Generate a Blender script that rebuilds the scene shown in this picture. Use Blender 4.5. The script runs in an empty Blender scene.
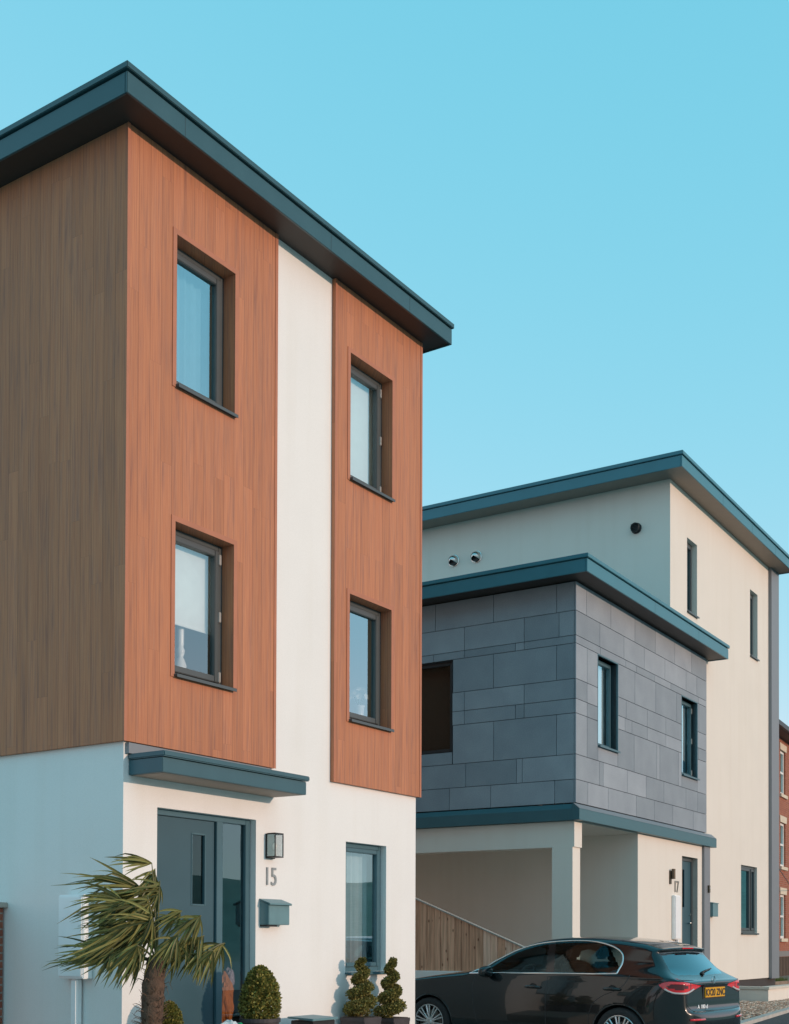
import bpy, bmesh, math, random
import numpy as np
from mathutils import Vector, Matrix, noise

random.seed(7)
rng = np.random.default_rng(7)
scene = bpy.context.scene
COL = scene.collection
R = math.radians

# ------------------------------------------------------------------ objects
def tag(o, label=None, cat=None, group=None, kind=None):
    if label: o['label'] = label
    if cat: o['category'] = cat
    if group: o['group'] = group
    if kind: o['kind'] = kind
    return o

def empty(name, loc=(0, 0, 0), rz=0.0):
    o = bpy.data.objects.new(name, None)
    o.location = loc
    o.rotation_euler = (0, 0, rz)
    o.empty_display_size = 0.2
    COL.objects.link(o)
    return o

class MB:
    """collects vertices and faces, then links them as one mesh object"""
    def __init__(s):
        s.v = []; s.f = []
    def face(s, pts):
        n = len(s.v); s.v += [tuple(p) for p in pts]; s.f.append(tuple(range(n, n + len(pts))))
    def box(s, x0, x1, y0, y1, z0, z1):
        n = len(s.v)
        s.v += [(x, y, z) for z in (z0, z1) for y in (y0, y1) for x in (x0, x1)]
        s.f += [tuple(n + i for i in q) for q in ((0, 2, 3, 1), (4, 5, 7, 6), (0, 1, 5, 4), (2, 6, 7, 3), (0, 4, 6, 2), (1, 3, 7, 5))]
        return s
    def prism(s, poly, axis, a, b):
        """poly: 2D points in the plane of the other two axes (x,y / x,z / y,z order)"""
        def P(p, t):
            return {'x': (t, p[0], p[1]), 'y': (p[0], t, p[1]), 'z': (p[0], p[1], t)}[axis]
        n = len(s.v); k = len(poly)
        s.v += [P(p, a) for p in poly] + [P(p, b) for p in poly]
        s.f.append(tuple(n + i for i in range(k))[::-1]); s.f.append(tuple(n + k + i for i in range(k)))
        for i in range(k):
            j = (i + 1) % k
            s.f.append((n + i, n + j, n + k + j, n + k + i))
        return s
    def tube(s, path, r, n=8, closed=False, cap=True):
        path = [Vector(p) for p in path]; m = len(path)
        rr = r if hasattr(r, '__len__') else [r] * m
        prev = None; base = len(s.v)
        for i, p in enumerate(path):
            if closed: t = path[(i + 1) % m] - path[i - 1]
            else: t = path[min(i + 1, m - 1)] - path[max(i - 1, 0)]
            if t.length < 1e-9: t = Vector((0, 0, 1))
            t.normalize()
            if prev is None:
                a = t.orthogonal().normalized()
            else:
                a = prev - t * prev.dot(t)
                a = a.normalized() if a.length > 1e-6 else t.orthogonal().normalized()
            prev = a; b = t.cross(a)
            for k in range(n):
                th = 2 * math.pi * k / n
                s.v.append(tuple(p + (a * math.cos(th) + b * math.sin(th)) * rr[i]))
        for i in range(m if closed else m - 1):
            i2 = (i + 1) % m
            for k in range(n):
                k2 = (k + 1) % n
                s.f.append((base + i * n + k, base + i * n + k2, base + i2 * n + k2, base + i2 * n + k))
        if cap and not closed:
            s.f.append(tuple(base + k for k in range(n))[::-1])
            s.f.append(tuple(base + (m - 1) * n + k for k in range(n)))
        return s
    def lathe(s, prof, c=(0, 0, 0), axis='z', n=32):
        """prof: (radius, height along axis)"""
        base = len(s.v); m = len(prof)
        for r, h in prof:
            for k in range(n):
                th = 2 * math.pi * k / n
                a, b = r * math.cos(th), r * math.sin(th)
                p = {'z': (a, b, h), 'y': (a, h, b), 'x': (h, a, b)}[axis]
                s.v.append((c[0] + p[0], c[1] + p[1], c[2] + p[2]))
        for i in range(m - 1):
            for k in range(n):
                k2 = (k + 1) % n
                s.f.append((base + i * n + k, base + i * n + k2, base + (i + 1) * n + k2, base + (i + 1) * n + k))
        return s
    def ring(s, x0, x1, z0, z1, w, y0, y1, wb=None):
        """rectangular frame in the x-z plane, front at y0"""
        wb = w if wb is None else wb
        s.box(x0, x0 + w, y0, y1, z0, z1); s.box(x1 - w, x1, y0, y1, z0, z1)
        s.box(x0 + w, x1 - w, y0, y1, z1 - w, z1); s.box(x0 + w, x1 - w, y0, y1, z0, z0 + wb)
        return s
    def build(s, name, mat, parent=None, smooth=False, bevel=0.0, recalc=True):
        me = bpy.data.meshes.new(name)
        me.from_pydata(s.v, [], s.f)
        if bevel or recalc:
            bm = bmesh.new(); bm.from_mesh(me)
            if recalc: bmesh.ops.recalc_face_normals(bm, faces=bm.faces)
            if bevel:
                bmesh.ops.bevel(bm, geom=list(bm.edges), offset=bevel, segments=2, affect='EDGES', clamp_overlap=True)
            bm.to_mesh(me); bm.free()
        me.materials.append(mat)
        if smooth: me.shade_smooth()
        o = bpy.data.objects.new(name, me)
        COL.objects.link(o)
        if parent is not None: o.parent = parent
        return o

def wall_xz(mb, x0, x1, z0, z1, y, holes=(), depth=0.0, flip=1):
    """front sheet in the x-z plane at y with rectangular holes and reveals going inwards (+y * flip)"""
    xs = sorted({x0, x1, *[h[0] for h in holes], *[h[1] for h in holes]})
    zs = sorted({z0, z1, *[h[2] for h in holes], *[h[3] for h in holes]})
    for i in range(len(xs) - 1):
        for j in range(len(zs) - 1):
            cx, cz = (xs[i] + xs[i + 1]) / 2, (zs[j] + zs[j + 1]) / 2
            if any(h[0] < cx < h[1] and h[2] < cz < h[3] for h in holes): continue
            mb.face([(xs[i], y, zs[j]), (xs[i + 1], y, zs[j]), (xs[i + 1], y, zs[j + 1]), (xs[i], y, zs[j + 1])])
    d = y + depth * flip
    if depth:
        for a, b, c, e in holes:
            mb.face([(a, y, c), (a, y, e), (a, d, e), (a, d, c)])
            mb.face([(b, y, c), (b, d, c), (b, d, e), (b, y, e)])
            mb.face([(a, y, e), (b, y, e), (b, d, e), (a, d, e)])
            mb.face([(a, y, c), (a, d, c), (b, d, c), (b, y, c)])

def text_mesh(name, body, size, mat, parent, loc, rot=(0, 0, 0), depth=0.006, sx=1.0, bold=0.0, align='CENTER'):
    cu = bpy.data.curves.new('lettering', 'FONT')
    cu.body = body; cu.size = size; cu.extrude = depth / 2; cu.align_x = align; cu.offset = bold
    tmp = bpy.data.objects.new('lettering', cu); COL.objects.link(tmp)
    dg = bpy.context.evaluated_depsgraph_get()
    me = bpy.data.meshes.new_from_object(tmp.evaluated_get(dg))
    bpy.data.objects.remove(tmp); bpy.data.curves.remove(cu)
    me.name = name
    M = Matrix.Translation(loc) @ Matrix.Rotation(rot[2], 4, 'Z') @ Matrix.Rotation(rot[1], 4, 'Y') @ Matrix.Rotation(rot[0], 4, 'X') @ Matrix.Diagonal((sx, 1, 1, 1))
    me.transform(M)
    me.materials.clear(); me.materials.append(mat)
    o = bpy.data.objects.new(name, me); COL.objects.link(o)
    if parent is not None: o.parent = parent
    return o

# ------------------------------------------------------------------ materials
def new_mat(name):
    m = bpy.data.materials.new(name); m.use_nodes = True
    nt = m.node_tree
    return m, nt, nt.nodes['Principled BSDF']

def N(nt, t, **kw):
    n = nt.nodes.new(t)
    for k, v in kw.items():
        setattr(n, k, v)
    return n

def ramp(nt, stops):
    r = N(nt, 'ShaderNodeValToRGB'); e = r.color_ramp.elements
    while len(e) < len(stops): e.new(0.5)
    for el, (p, c) in zip(e, stops):
        el.position = p; el.color = (*c, 1) if len(c) == 3 else c
    return r

def mapped(nt, scale=(1, 1, 1), src='Object'):
    tc = N(nt, 'ShaderNodeTexCoord'); mp = N(nt, 'ShaderNodeMapping')
    mp.inputs['Scale'].default_value = scale
    nt.links.new(tc.outputs[src], mp.inputs[0])
    return mp

def plain(name, col, rough=0.5, metal=0.0, var=0.06, vscale=6.0, bump=0.0, bscale=200.0, spec=0.5, coat=0.0):
    """a base colour with slight uneven wear, and optional fine bump"""
    m, nt, b = new_mat(name)
    mp = mapped(nt)
    nz = N(nt, 'ShaderNodeTexNoise'); nz.inputs['Scale'].default_value = vscale; nz.inputs['Detail'].default_value = 5
    nt.links.new(mp.outputs[0], nz.inputs[0])
    lo = tuple(c * (1 - var) for c in col); hi = tuple(min(1, c * (1 + var)) for c in col)
    rp = ramp(nt, [(0.3, lo), (0.7, hi)])
    nt.links.new(nz.outputs['Fac'], rp.inputs[0]); nt.links.new(rp.outputs[0], b.inputs['Base Color'])
    rr = N(nt, 'ShaderNodeMapRange'); rr.inputs['To Min'].default_value = max(0, rough - .05); rr.inputs['To Max'].default_value = min(1, rough + .05)
    nt.links.new(nz.outputs['Fac'], rr.inputs[0]); nt.links.new(rr.outputs[0], b.inputs['Roughness'])
    b.inputs['Metallic'].default_value = metal
    b.inputs['Specular IOR Level'].default_value = spec
    b.inputs['Coat Weight'].default_value = coat
    if coat: b.inputs['Coat Roughness'].default_value = 0.03
    if bump:
        n2 = N(nt, 'ShaderNodeTexNoise'); n2.inputs['Scale'].default_value = bscale; n2.inputs['Detail'].default_value = 3
        nt.links.new(mp.outputs[0], n2.inputs[0])
        bp = N(nt, 'ShaderNodeBump'); bp.inputs['Strength'].default_value = bump; bp.inputs['Distance'].default_value = 0.01
        nt.links.new(n2.outputs['Fac'], bp.inputs['Height']); nt.links.new(bp.outputs[0], b.inputs['Normal'])
    return m

def render_mat(name, col):
    """through-coloured wall render: fine grain, faint blotches and faint vertical weathering"""
    m, nt, b = new_mat(name)
    mp = mapped(nt)
    n1 = N(nt, 'ShaderNodeTexNoise'); n1.inputs['Scale'].default_value = 1.3; n1.inputs['Detail'].default_value = 6
    mp2 = mapped(nt, (5, 5, .35))
    n2 = N(nt, 'ShaderNodeTexNoise'); n2.inputs['Scale'].default_value = 1.0; n2.inputs['Detail'].default_value = 5
    n3 = N(nt, 'ShaderNodeTexNoise'); n3.inputs['Scale'].default_value = 140; n3.inputs['Detail'].default_value = 4
    nt.links.new(mp.outputs[0], n1.inputs[0]); nt.links.new(mp2.outputs[0], n2.inputs[0]); nt.links.new(mp.outputs[0], n3.inputs[0])
    r1 = ramp(nt, [(.3, tuple(c * .965 for c in col)), (.7, col)])
    nt.links.new(n1.outputs['Fac'], r1.inputs[0])
    r2 = ramp(nt, [(.30, (.965, .955, .94)), (.52, (1, 1, 1))])
    nt.links.new(n2.outputs['Fac'], r2.inputs[0])
    r3 = ramp(nt, [(.3, (.94, .94, .94)), (.65, (1, 1, 1))])
    nt.links.new(n3.outputs['Fac'], r3.inputs[0])
    mx = N(nt, 'ShaderNodeMix', data_type='RGBA', blend_type='MULTIPLY'); mx.inputs[0].default_value = .6
    nt.links.new(r1.outputs[0], mx.inputs[6]); nt.links.new(r2.outputs[0], mx.inputs[7])
    mx2 = N(nt, 'ShaderNodeMix', data_type='RGBA', blend_type='MULTIPLY'); mx2.inputs[0].default_value = 1
    nt.links.new(mx.outputs[2], mx2.inputs[6]); nt.links.new(r3.outputs[0], mx2.inputs[7])
    nt.links.new(mx2.outputs[2], b.inputs['Base Color'])
    b.inputs['Roughness'].default_value = .9; b.inputs['Specular IOR Level'].default_value = .2
    bp = N(nt, 'ShaderNodeBump'); bp.inputs['Strength'].default_value = .22; bp.inputs['Distance'].default_value = .004
    nt.links.new(n3.outputs['Fac'], bp.inputs['Height']); nt.links.new(bp.outputs[0], b.inputs['Normal'])
    return m

def wood_mat():
    """vertical composite boards: per-board tone, dark grain streaks, thin joints, staggered butt ends"""
    m, nt, b = new_mat('timber_cladding')
    tc = N(nt, 'ShaderNodeTexCoord'); sp = N(nt, 'ShaderNodeSeparateXYZ')
    nt.links.new(tc.outputs['Object'], sp.inputs[0])
    def math_(op, a, c=None):
        n = N(nt, 'ShaderNodeMath', operation=op)
        for i, q in enumerate((a, c)):
            if q is None: continue
            if isinstance(q, (int, float)): n.inputs[i].default_value = q
            else: nt.links.new(q, n.inputs[i])
        return n.outputs[0]
    u = math_('SUBTRACT', sp.outputs[0], sp.outputs[1])
    ub = math_('MULTIPLY', u, 1 / .142)
    idx = math_('FLOOR', ub); fr = math_('FRACT', ub)
    wn = N(nt, 'ShaderNodeTexWhiteNoise', noise_dimensions='1D'); nt.links.new(idx, wn.inputs['W'])
    zz = math_('ADD', math_('MULTIPLY', sp.outputs[2], 1 / 2.6), math_('MULTIPLY', wn.outputs['Value'], 7.3))
    row = math_('FLOOR', zz); zfr = math_('FRACT', zz)
    cmb = N(nt, 'ShaderNodeCombineXYZ'); nt.links.new(idx, cmb.inputs[0]); nt.links.new(row, cmb.inputs[1])
    wn2 = N(nt, 'ShaderNodeTexWhiteNoise', noise_dimensions='2D'); nt.links.new(cmb.outputs[0], wn2.inputs['Vector'])
    # grain coordinates: stretched along z, shifted per board
    c2 = N(nt, 'ShaderNodeCombineXYZ')
    nt.links.new(math_('MULTIPLY', u, 140.), c2.inputs[0]); nt.links.new(math_('MULTIPLY', wn2.outputs['Value'], 40.), c2.inputs[1]); nt.links.new(math_('MULTIPLY', sp.outputs[2], 1.6), c2.inputs[2])
    g1 = N(nt, 'ShaderNodeTexNoise'); g1.inputs['Scale'].default_value = 1.0; g1.inputs['Detail'].default_value = 6; g1.inputs['Roughness'].default_value = .65
    nt.links.new(c2.outputs[0], g1.inputs[0])
    c3 = N(nt, 'ShaderNodeCombineXYZ')
    nt.links.new(math_('MULTIPLY', u, 24.), c3.inputs[0]); nt.links.new(math_('MULTIPLY', wn2.outputs['Value'], 9.), c3.inputs[1]); nt.links.new(math_('MULTIPLY', sp.outputs[2], 1.7), c3.inputs[2])
    g2 = N(nt, 'ShaderNodeTexNoise'); g2.inputs['Scale'].default_value = 1.0; g2.inputs['Detail'].default_value = 4
    nt.links.new(c3.outputs[0], g2.inputs[0])
    r1 = ramp(nt, [(.26, (.385, .136, .072)), (.5, (.495, .195, .100)), (.76, (.575, .250, .128))])
    nt.links.new(g1.outputs['Fac'], r1.inputs[0])
    r2 = ramp(nt, [(.25, (.58, .66, .90)), (.40, (.86, .91, 1.03)), (.54, (1, 1, 1))])     # greyish smudges
    nt.links.new(g2.outputs['Fac'], r2.inputs[0])
    mx = N(nt, 'ShaderNodeMix', data_type='RGBA', blend_type='MULTIPLY'); mx.inputs[0].default_value = .75
    nt.links.new(r1.outputs[0], mx.inputs[6]); nt.links.new(r2.outputs[0], mx.inputs[7])
    tone = N(nt, 'ShaderNodeMapRange'); tone.inputs['To Min'].default_value = .92; tone.inputs['To Max'].default_value = 1.06
    nt.links.new(wn2.outputs['Value'], tone.inputs[0])
    mx2 = N(nt, 'ShaderNodeMix', data_type='RGBA', blend_type='MULTIPLY'); mx2.inputs[0].default_value = 1
    nt.links.new(mx.outputs[2], mx2.inputs[6]); nt.links.new(tone.outputs[0], mx2.inputs[7])
    # joints
    e = math_('MINIMUM', fr, math_('SUBTRACT', 1., fr)); e = math_('LESS_THAN', e, .024)
    e2 = math_('MULTIPLY', math_('LESS_THAN', zfr, .0013), .5)
    j = math_('MAXIMUM', e, e2)
    mx3 = N(nt, 'ShaderNodeMix', data_type='RGBA', blend_type='MIX')
    nt.links.new(math_('MULTIPLY', j, .34), mx3.inputs[0]); nt.links.new(mx2.outputs[2], mx3.inputs[6]); mx3.inputs[7].default_value = (.10, .045, .03, 1)
    nt.links.new(mx3.outputs[2], b.inputs['Base Color'])
    b.inputs['Roughness'].default_value = .62; b.inputs['Specular IOR Level'].default_value = .3
    hh = math_('SUBTRACT', math_('MULTIPLY', g1.outputs['Fac'], .3), j)
    bp = N(nt, 'ShaderNodeBump'); bp.inputs['Strength'].default_value = .35; bp.inputs['Distance'].default_value = .003
    nt.links.new(hh, bp.inputs['Height']); nt.links.new(bp.outputs[0], b.inputs['Normal'])
    return m

def slate_mat():
    m, nt, b = new_mat('slate_panel')
    ge = N(nt, 'ShaderNodeNewGeometry')
    mp = mapped(nt)
    n1 = N(nt, 'ShaderNodeTexNoise'); n1.inputs['Scale'].default_value = 2.2; n1.inputs['Detail'].default_value = 6
    n2 = N(nt, 'ShaderNodeTexNoise'); n2.inputs['Scale'].default_value = 60; n2.inputs['Detail'].default_value = 4
    nt.links.new(mp.outputs[0], n1.inputs[0]); nt.links.new(mp.outputs[0], n2.inputs[0])
    r0 = ramp(nt, [(0, (.235, .275, .31)), (1, (.335, .375, .415))])
    nt.links.new(ge.outputs['Random Per Island'], r0.inputs[0])
    r1 = ramp(nt, [(.3, (.88, .885, .90)), (.7, (1.05, 1.05, 1.05))]); nt.links.new(n1.outputs['Fac'], r1.inputs[0])
    r2 = ramp(nt, [(.3, (.90, .90, .90)), (.7, (1.06, 1.06, 1.06))]); nt.links.new(n2.outputs['Fac'], r2.inputs[0])
    mx = N(nt, 'ShaderNodeMix', data_type='RGBA', blend_type='MULTIPLY'); mx.inputs[0].default_value = 1
    mx2 = N(nt, 'ShaderNodeMix', data_type='RGBA', blend_type='MULTIPLY'); mx2.inputs[0].default_value = 1
    nt.links.new(r0.outputs[0], mx.inputs[6]); nt.links.new(r1.outputs[0], mx.inputs[7])
    nt.links.new(mx.outputs[2], mx2.inputs[6]); nt.links.new(r2.outputs[0], mx2.inputs[7])
    nt.links.new(mx2.outputs[2], b.inputs['Base Color'])
    b.inputs['Roughness'].default_value = .68; b.inputs['Specular IOR Level'].default_value = .3
    bp = N(nt, 'ShaderNodeBump'); bp.inputs['Strength'].default_value = .2; bp.inputs['Distance'].default_value = .004
    nt.links.new(n2.outputs['Fac'], bp.inputs['Height']); nt.links.new(bp.outputs[0], b.inputs['Normal'])
    return m

def glass_mat(name, lo=.25, tint=(.75, .85, .85), rough=0.0, gain=1.6):
    m, nt, b = new_mat(name)
    nt.nodes.remove(b)
    out = nt.nodes['Material Output']
    fr = N(nt, 'ShaderNodeFresnel'); fr.inputs['IOR'].default_value = 1.52
    mm = N(nt, 'ShaderNodeMath', operation='MULTIPLY_ADD', use_clamp=True)
    mm.inputs[1].default_value = gain; mm.inputs[2].default_value = lo
    nt.links.new(fr.outputs[0], mm.inputs[0])
    tr = N(nt, 'ShaderNodeBsdfTransparent'); tr.inputs[0].default_value = (*tint, 1)
    gl = N(nt, 'ShaderNodeBsdfGlossy'); gl.inputs['Roughness'].default_value = rough; gl.inputs[0].default_value = (.64, .93, 1.0, 1)
    mp = mapped(nt); nz = N(nt, 'ShaderNodeTexNoise'); nz.inputs['Scale'].default_value = .8
    nt.links.new(mp.outputs[0], nz.inputs[0])
    bp = N(nt, 'ShaderNodeBump'); bp.inputs['Strength'].default_value = .05; bp.inputs['Distance'].default_value = .02
    nt.links.new(nz.outputs['Fac'], bp.inputs['Height']); nt.links.new(bp.outputs[0], gl.inputs['Normal'])
    mx = N(nt, 'ShaderNodeMixShader')
    nt.links.new(mm.outputs[0], mx.inputs[0]); nt.links.new(tr.outputs[0], mx.inputs[1]); nt.links.new(gl.outputs[0], mx.inputs[2])
    nt.links.new(mx.outputs[0], out.inputs[0])
    return m

def brick_mat(name, c1, c2, mortar, axis_swap=False):
    m, nt, b = new_mat(name)
    tc = N(nt, 'ShaderNodeTexCoord'); sp = N(nt, 'ShaderNodeSeparateXYZ'); cb = N(nt, 'ShaderNodeCombineXYZ')
    nt.links.new(tc.outputs['Object'], sp.inputs[0])
    ad = N(nt, 'ShaderNodeMath', operation='SUBTRACT'); nt.links.new(sp.outputs[0], ad.inputs[0]); nt.links.new(sp.outputs[1], ad.inputs[1])
    nt.links.new(ad.outputs[0], cb.inputs[0]); nt.links.new(sp.outputs[2], cb.inputs[1])
    br = N(nt, 'ShaderNodeTexBrick')
    br.inputs['Scale'].default_value = 1.0; br.inputs['Brick Width'].default_value = .225; br.inputs['Row Height'].default_value = .075
    br.inputs['Mortar Size'].default_value = .008; br.inputs['Bias'].default_value = -.1
    br.inputs['Color1'].default_value = (*c1, 1); br.inputs['Color2'].default_value = (*c2, 1); br.inputs['Mortar'].default_value = (*mortar, 1)
    nt.links.new(cb.outputs[0], br.inputs['Vector'])
    nz = N(nt, 'ShaderNodeTexNoise'); nz.inputs['Scale'].default_value = 9; nz.inputs['Detail'].default_value = 4
    nt.links.new(tc.outputs['Object'], nz.inputs[0])
    r = ramp(nt, [(.3, (.72, .72, .72)), (.7, (1.1, 1.1, 1.1))]); nt.links.new(nz.outputs['Fac'], r.inputs[0])
    mx = N(nt, 'ShaderNodeMix', data_type='RGBA', blend_type='MULTIPLY'); mx.inputs[0].default_value = .8
    nt.links.new(br.outputs['Color'], mx.inputs[6]); nt.links.new(r.outputs[0], mx.inputs[7])
    nt.links.new(mx.outputs[2], b.inputs['Base Color'])
    b.inputs['Roughness'].default_value = .85
    bp = N(nt, 'ShaderNodeBump'); bp.inputs['Strength'].default_value = .5; bp.inputs['Distance'].default_value = .01; bp.invert = True
    nt.links.new(br.outputs['Fac'], bp.inputs['Height']); nt.links.new(bp.outputs[0], b.inputs['Normal'])
    return m

def leaf_mat(name, c1, c2, rough=.5, trans=.25):
    m, nt, b = new_mat(name)
    ge = N(nt, 'ShaderNodeNewGeometry')
    r = ramp(nt, [(0, c1), (1, c2)]); nt.links.new(ge.outputs['Random Per Island'], r.inputs[0])
    nt.links.new(r.outputs[0], b.inputs['Base Color'])
    b.inputs['Roughness'].default_value = rough
    b.inputs['Specular IOR Level'].default_value = .35
    if trans:
        out = nt.nodes['Material Output']
        tl = N(nt, 'ShaderNodeBsdfTranslucent'); nt.links.new(r.outputs[0], tl.inputs[0])
        mx = N(nt, 'ShaderNodeMixShader'); mx.inputs[0].default_value = trans
        nt.links.new(b.outputs[0], mx.inputs[1]); nt.links.new(tl.outputs[0], mx.inputs[2]); nt.links.new(mx.outputs[0], out.inputs[0])
    return m

def board_mat():
    m, nt, b = new_mat('fence_timber')
    ge = N(nt, 'ShaderNodeNewGeometry')
    mp = mapped(nt, (30, 30, 1.6))
    nz = N(nt, 'ShaderNodeTexNoise'); nz.inputs['Scale'].default_value = 1; nz.inputs['Detail'].default_value = 5
    nt.links.new(mp.outputs[0], nz.inputs[0])
    r0 = ramp(nt, [(0, (.62, .31, .19)), (.5, (.80, .44, .28)), (1, (.88, .56, .41))]); nt.links.new(ge.outputs['Random Per Island'], r0.inputs[0])
    r1 = ramp(nt, [(.3, (.62, .6, .58)), (.6, (1.05, 1.05, 1.05))]); nt.links.new(nz.outputs['Fac'], r1.inputs[0])
    mx = N(nt, 'ShaderNodeMix', data_type='RGBA', blend_type='MULTIPLY'); mx.inputs[0].default_value = 1
    nt.links.new(r0.outputs[0], mx.inputs[6]); nt.links.new(r1.outputs[0], mx.inputs[7])
    # knots
    mp2 = mapped(nt, (9, 9, 5)); vo = N(nt, 'ShaderNodeTexVoronoi'); vo.inputs['Scale'].default_value = 1; nt.links.new(mp2.outputs[0], vo.inputs[0])
    rk = ramp(nt, [(.06, (.35, .25, .2)), (.16, (1, 1, 1))]); nt.links.new(vo.outputs['Distance'], rk.inputs[0])
    mx2 = N(nt, 'ShaderNodeMix', data_type='RGBA', blend_type='MULTIPLY'); mx2.inputs[0].default_value = 1
    nt.links.new(mx.outputs[2], mx2.inputs[6]); nt.links.new(rk.outputs[0], mx2.inputs[7])
    nt.links.new(mx2.outputs[2], b.inputs['Base Color']); b.inputs['Roughness'].default_value = .8
    return m

def ground_mat(name, c1, c2, scale=3.0, fine=90.0):
    m, nt, b = new_mat(name)
    mp = mapped(nt)
    n1 = N(nt, 'ShaderNodeTexNoise'); n1.inputs['Scale'].default_value = scale; n1.inputs['Detail'].default_value = 8
    n2 = N(nt, 'ShaderNodeTexNoise'); n2.inputs['Scale'].default_value = fine; n2.inputs['Detail'].default_value = 3
    nt.links.new(mp.outputs[0], n1.inputs[0]); nt.links.new(mp.outputs[0], n2.inputs[0])
    r1 = ramp(nt, [(.3, c1), (.7, c2)]); nt.links.new(n1.outputs['Fac'], r1.inputs[0])
    r2 = ramp(nt, [(.3, (.7, .7, .7)), (.7, (1.2, 1.2, 1.2))]); nt.links.new(n2.outputs['Fac'], r2.inputs[0])
    mx = N(nt, 'ShaderNodeMix', data_type='RGBA', blend_type='MULTIPLY'); mx.inputs[0].default_value = 1
    nt.links.new(r1.outputs[0], mx.inputs[6]); nt.links.new(r2.outputs[0], mx.inputs[7]); nt.links.new(mx.outputs[2], b.inputs['Base Color'])
    b.inputs['Roughness'].default_value = .9
    bp = N(nt, 'ShaderNodeBump'); bp.inputs['Strength'].default_value = .4; bp.inputs['Distance'].default_value = .01
    nt.links.new(n2.outputs['Fac'], bp.inputs['Height']); nt.links.new(bp.outputs[0], b.inputs['Normal'])
    return m

WHITE = render_mat('white_render', (.86, .845, .82))
CREAM = render_mat('cream_render', (.80, .745, .67))
WOOD = wood_mat()
SLATE = slate_mat()
DARKMETAL = plain('anthracite_metal', (.022, .074, .090), .34, 0.0, .07, 3, spec=.6)
TEALMETAL = plain('teal_grey_metal', (.034, .165, .212), .36, 0.0, .06, 3, spec=.6)
GREYBAND = plain('grey_metal', (.20, .215, .235), .5, 0.0, .05, 3)
CANOPYM = plain('canopy_metal', (.036, .105, .13), .4, 0, .06, 3)
BANDM = plain('band_metal', (.040, .125, .150), .42, 0, .06, 3)
POSTM = plain('letter_box_paint', (.13, .245, .27), .45, 0, .08, 8)
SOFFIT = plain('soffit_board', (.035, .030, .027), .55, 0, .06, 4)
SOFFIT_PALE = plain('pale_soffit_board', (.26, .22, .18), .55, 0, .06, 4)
FRAME = plain('window_frame_paint', (.075, .088, .092), .4, 0, .05, 4)
FRAMETEAL = plain('blue_grey_frame_paint', (.060, .135, .165), .42, 0, .05, 4)
DOORBLUE = plain('door_paint', (.034, .088, .112), .42, 0, .05, 3, bump=.03, bscale=60)
GLASS = glass_mat('window_glass', .20, (.95, .98, .98))
GLASSBRIGHT = glass_mat('coated_window_glass', .38, (.92, .98, .99))
GLASSDARK = glass_mat('dark_window_glass', .0, (.7, .65, .6), gain=.45)
BLIND = plain('blind_fabric', (.86, .88, .88), .9, 0, .03, 8)
VOILE = plain('voile_fabric', (.40, .50, .55), .9, 0, .05, 8)
STEEL = plain('stainless_steel', (.62, .62, .60), .25, 1, .05, 20)
HINGE = plain('hinge_metal', (.55, .55, .53), .35, .6, .05, 20)
TRIM = plain('trim_board', (.45, .165, .088), .6, 0, .08, 4)
BLACK = plain('black_plastic', (.018, .018, .02), .5, 0, .1, 10)
ROOM = plain('room_plaster', (.46, .43, .40), .9, 0, .05, 2)
WHITEPLASTIC = plain('white_plastic', (.90, .91, .91), .45, 0, .03, 5)
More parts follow.
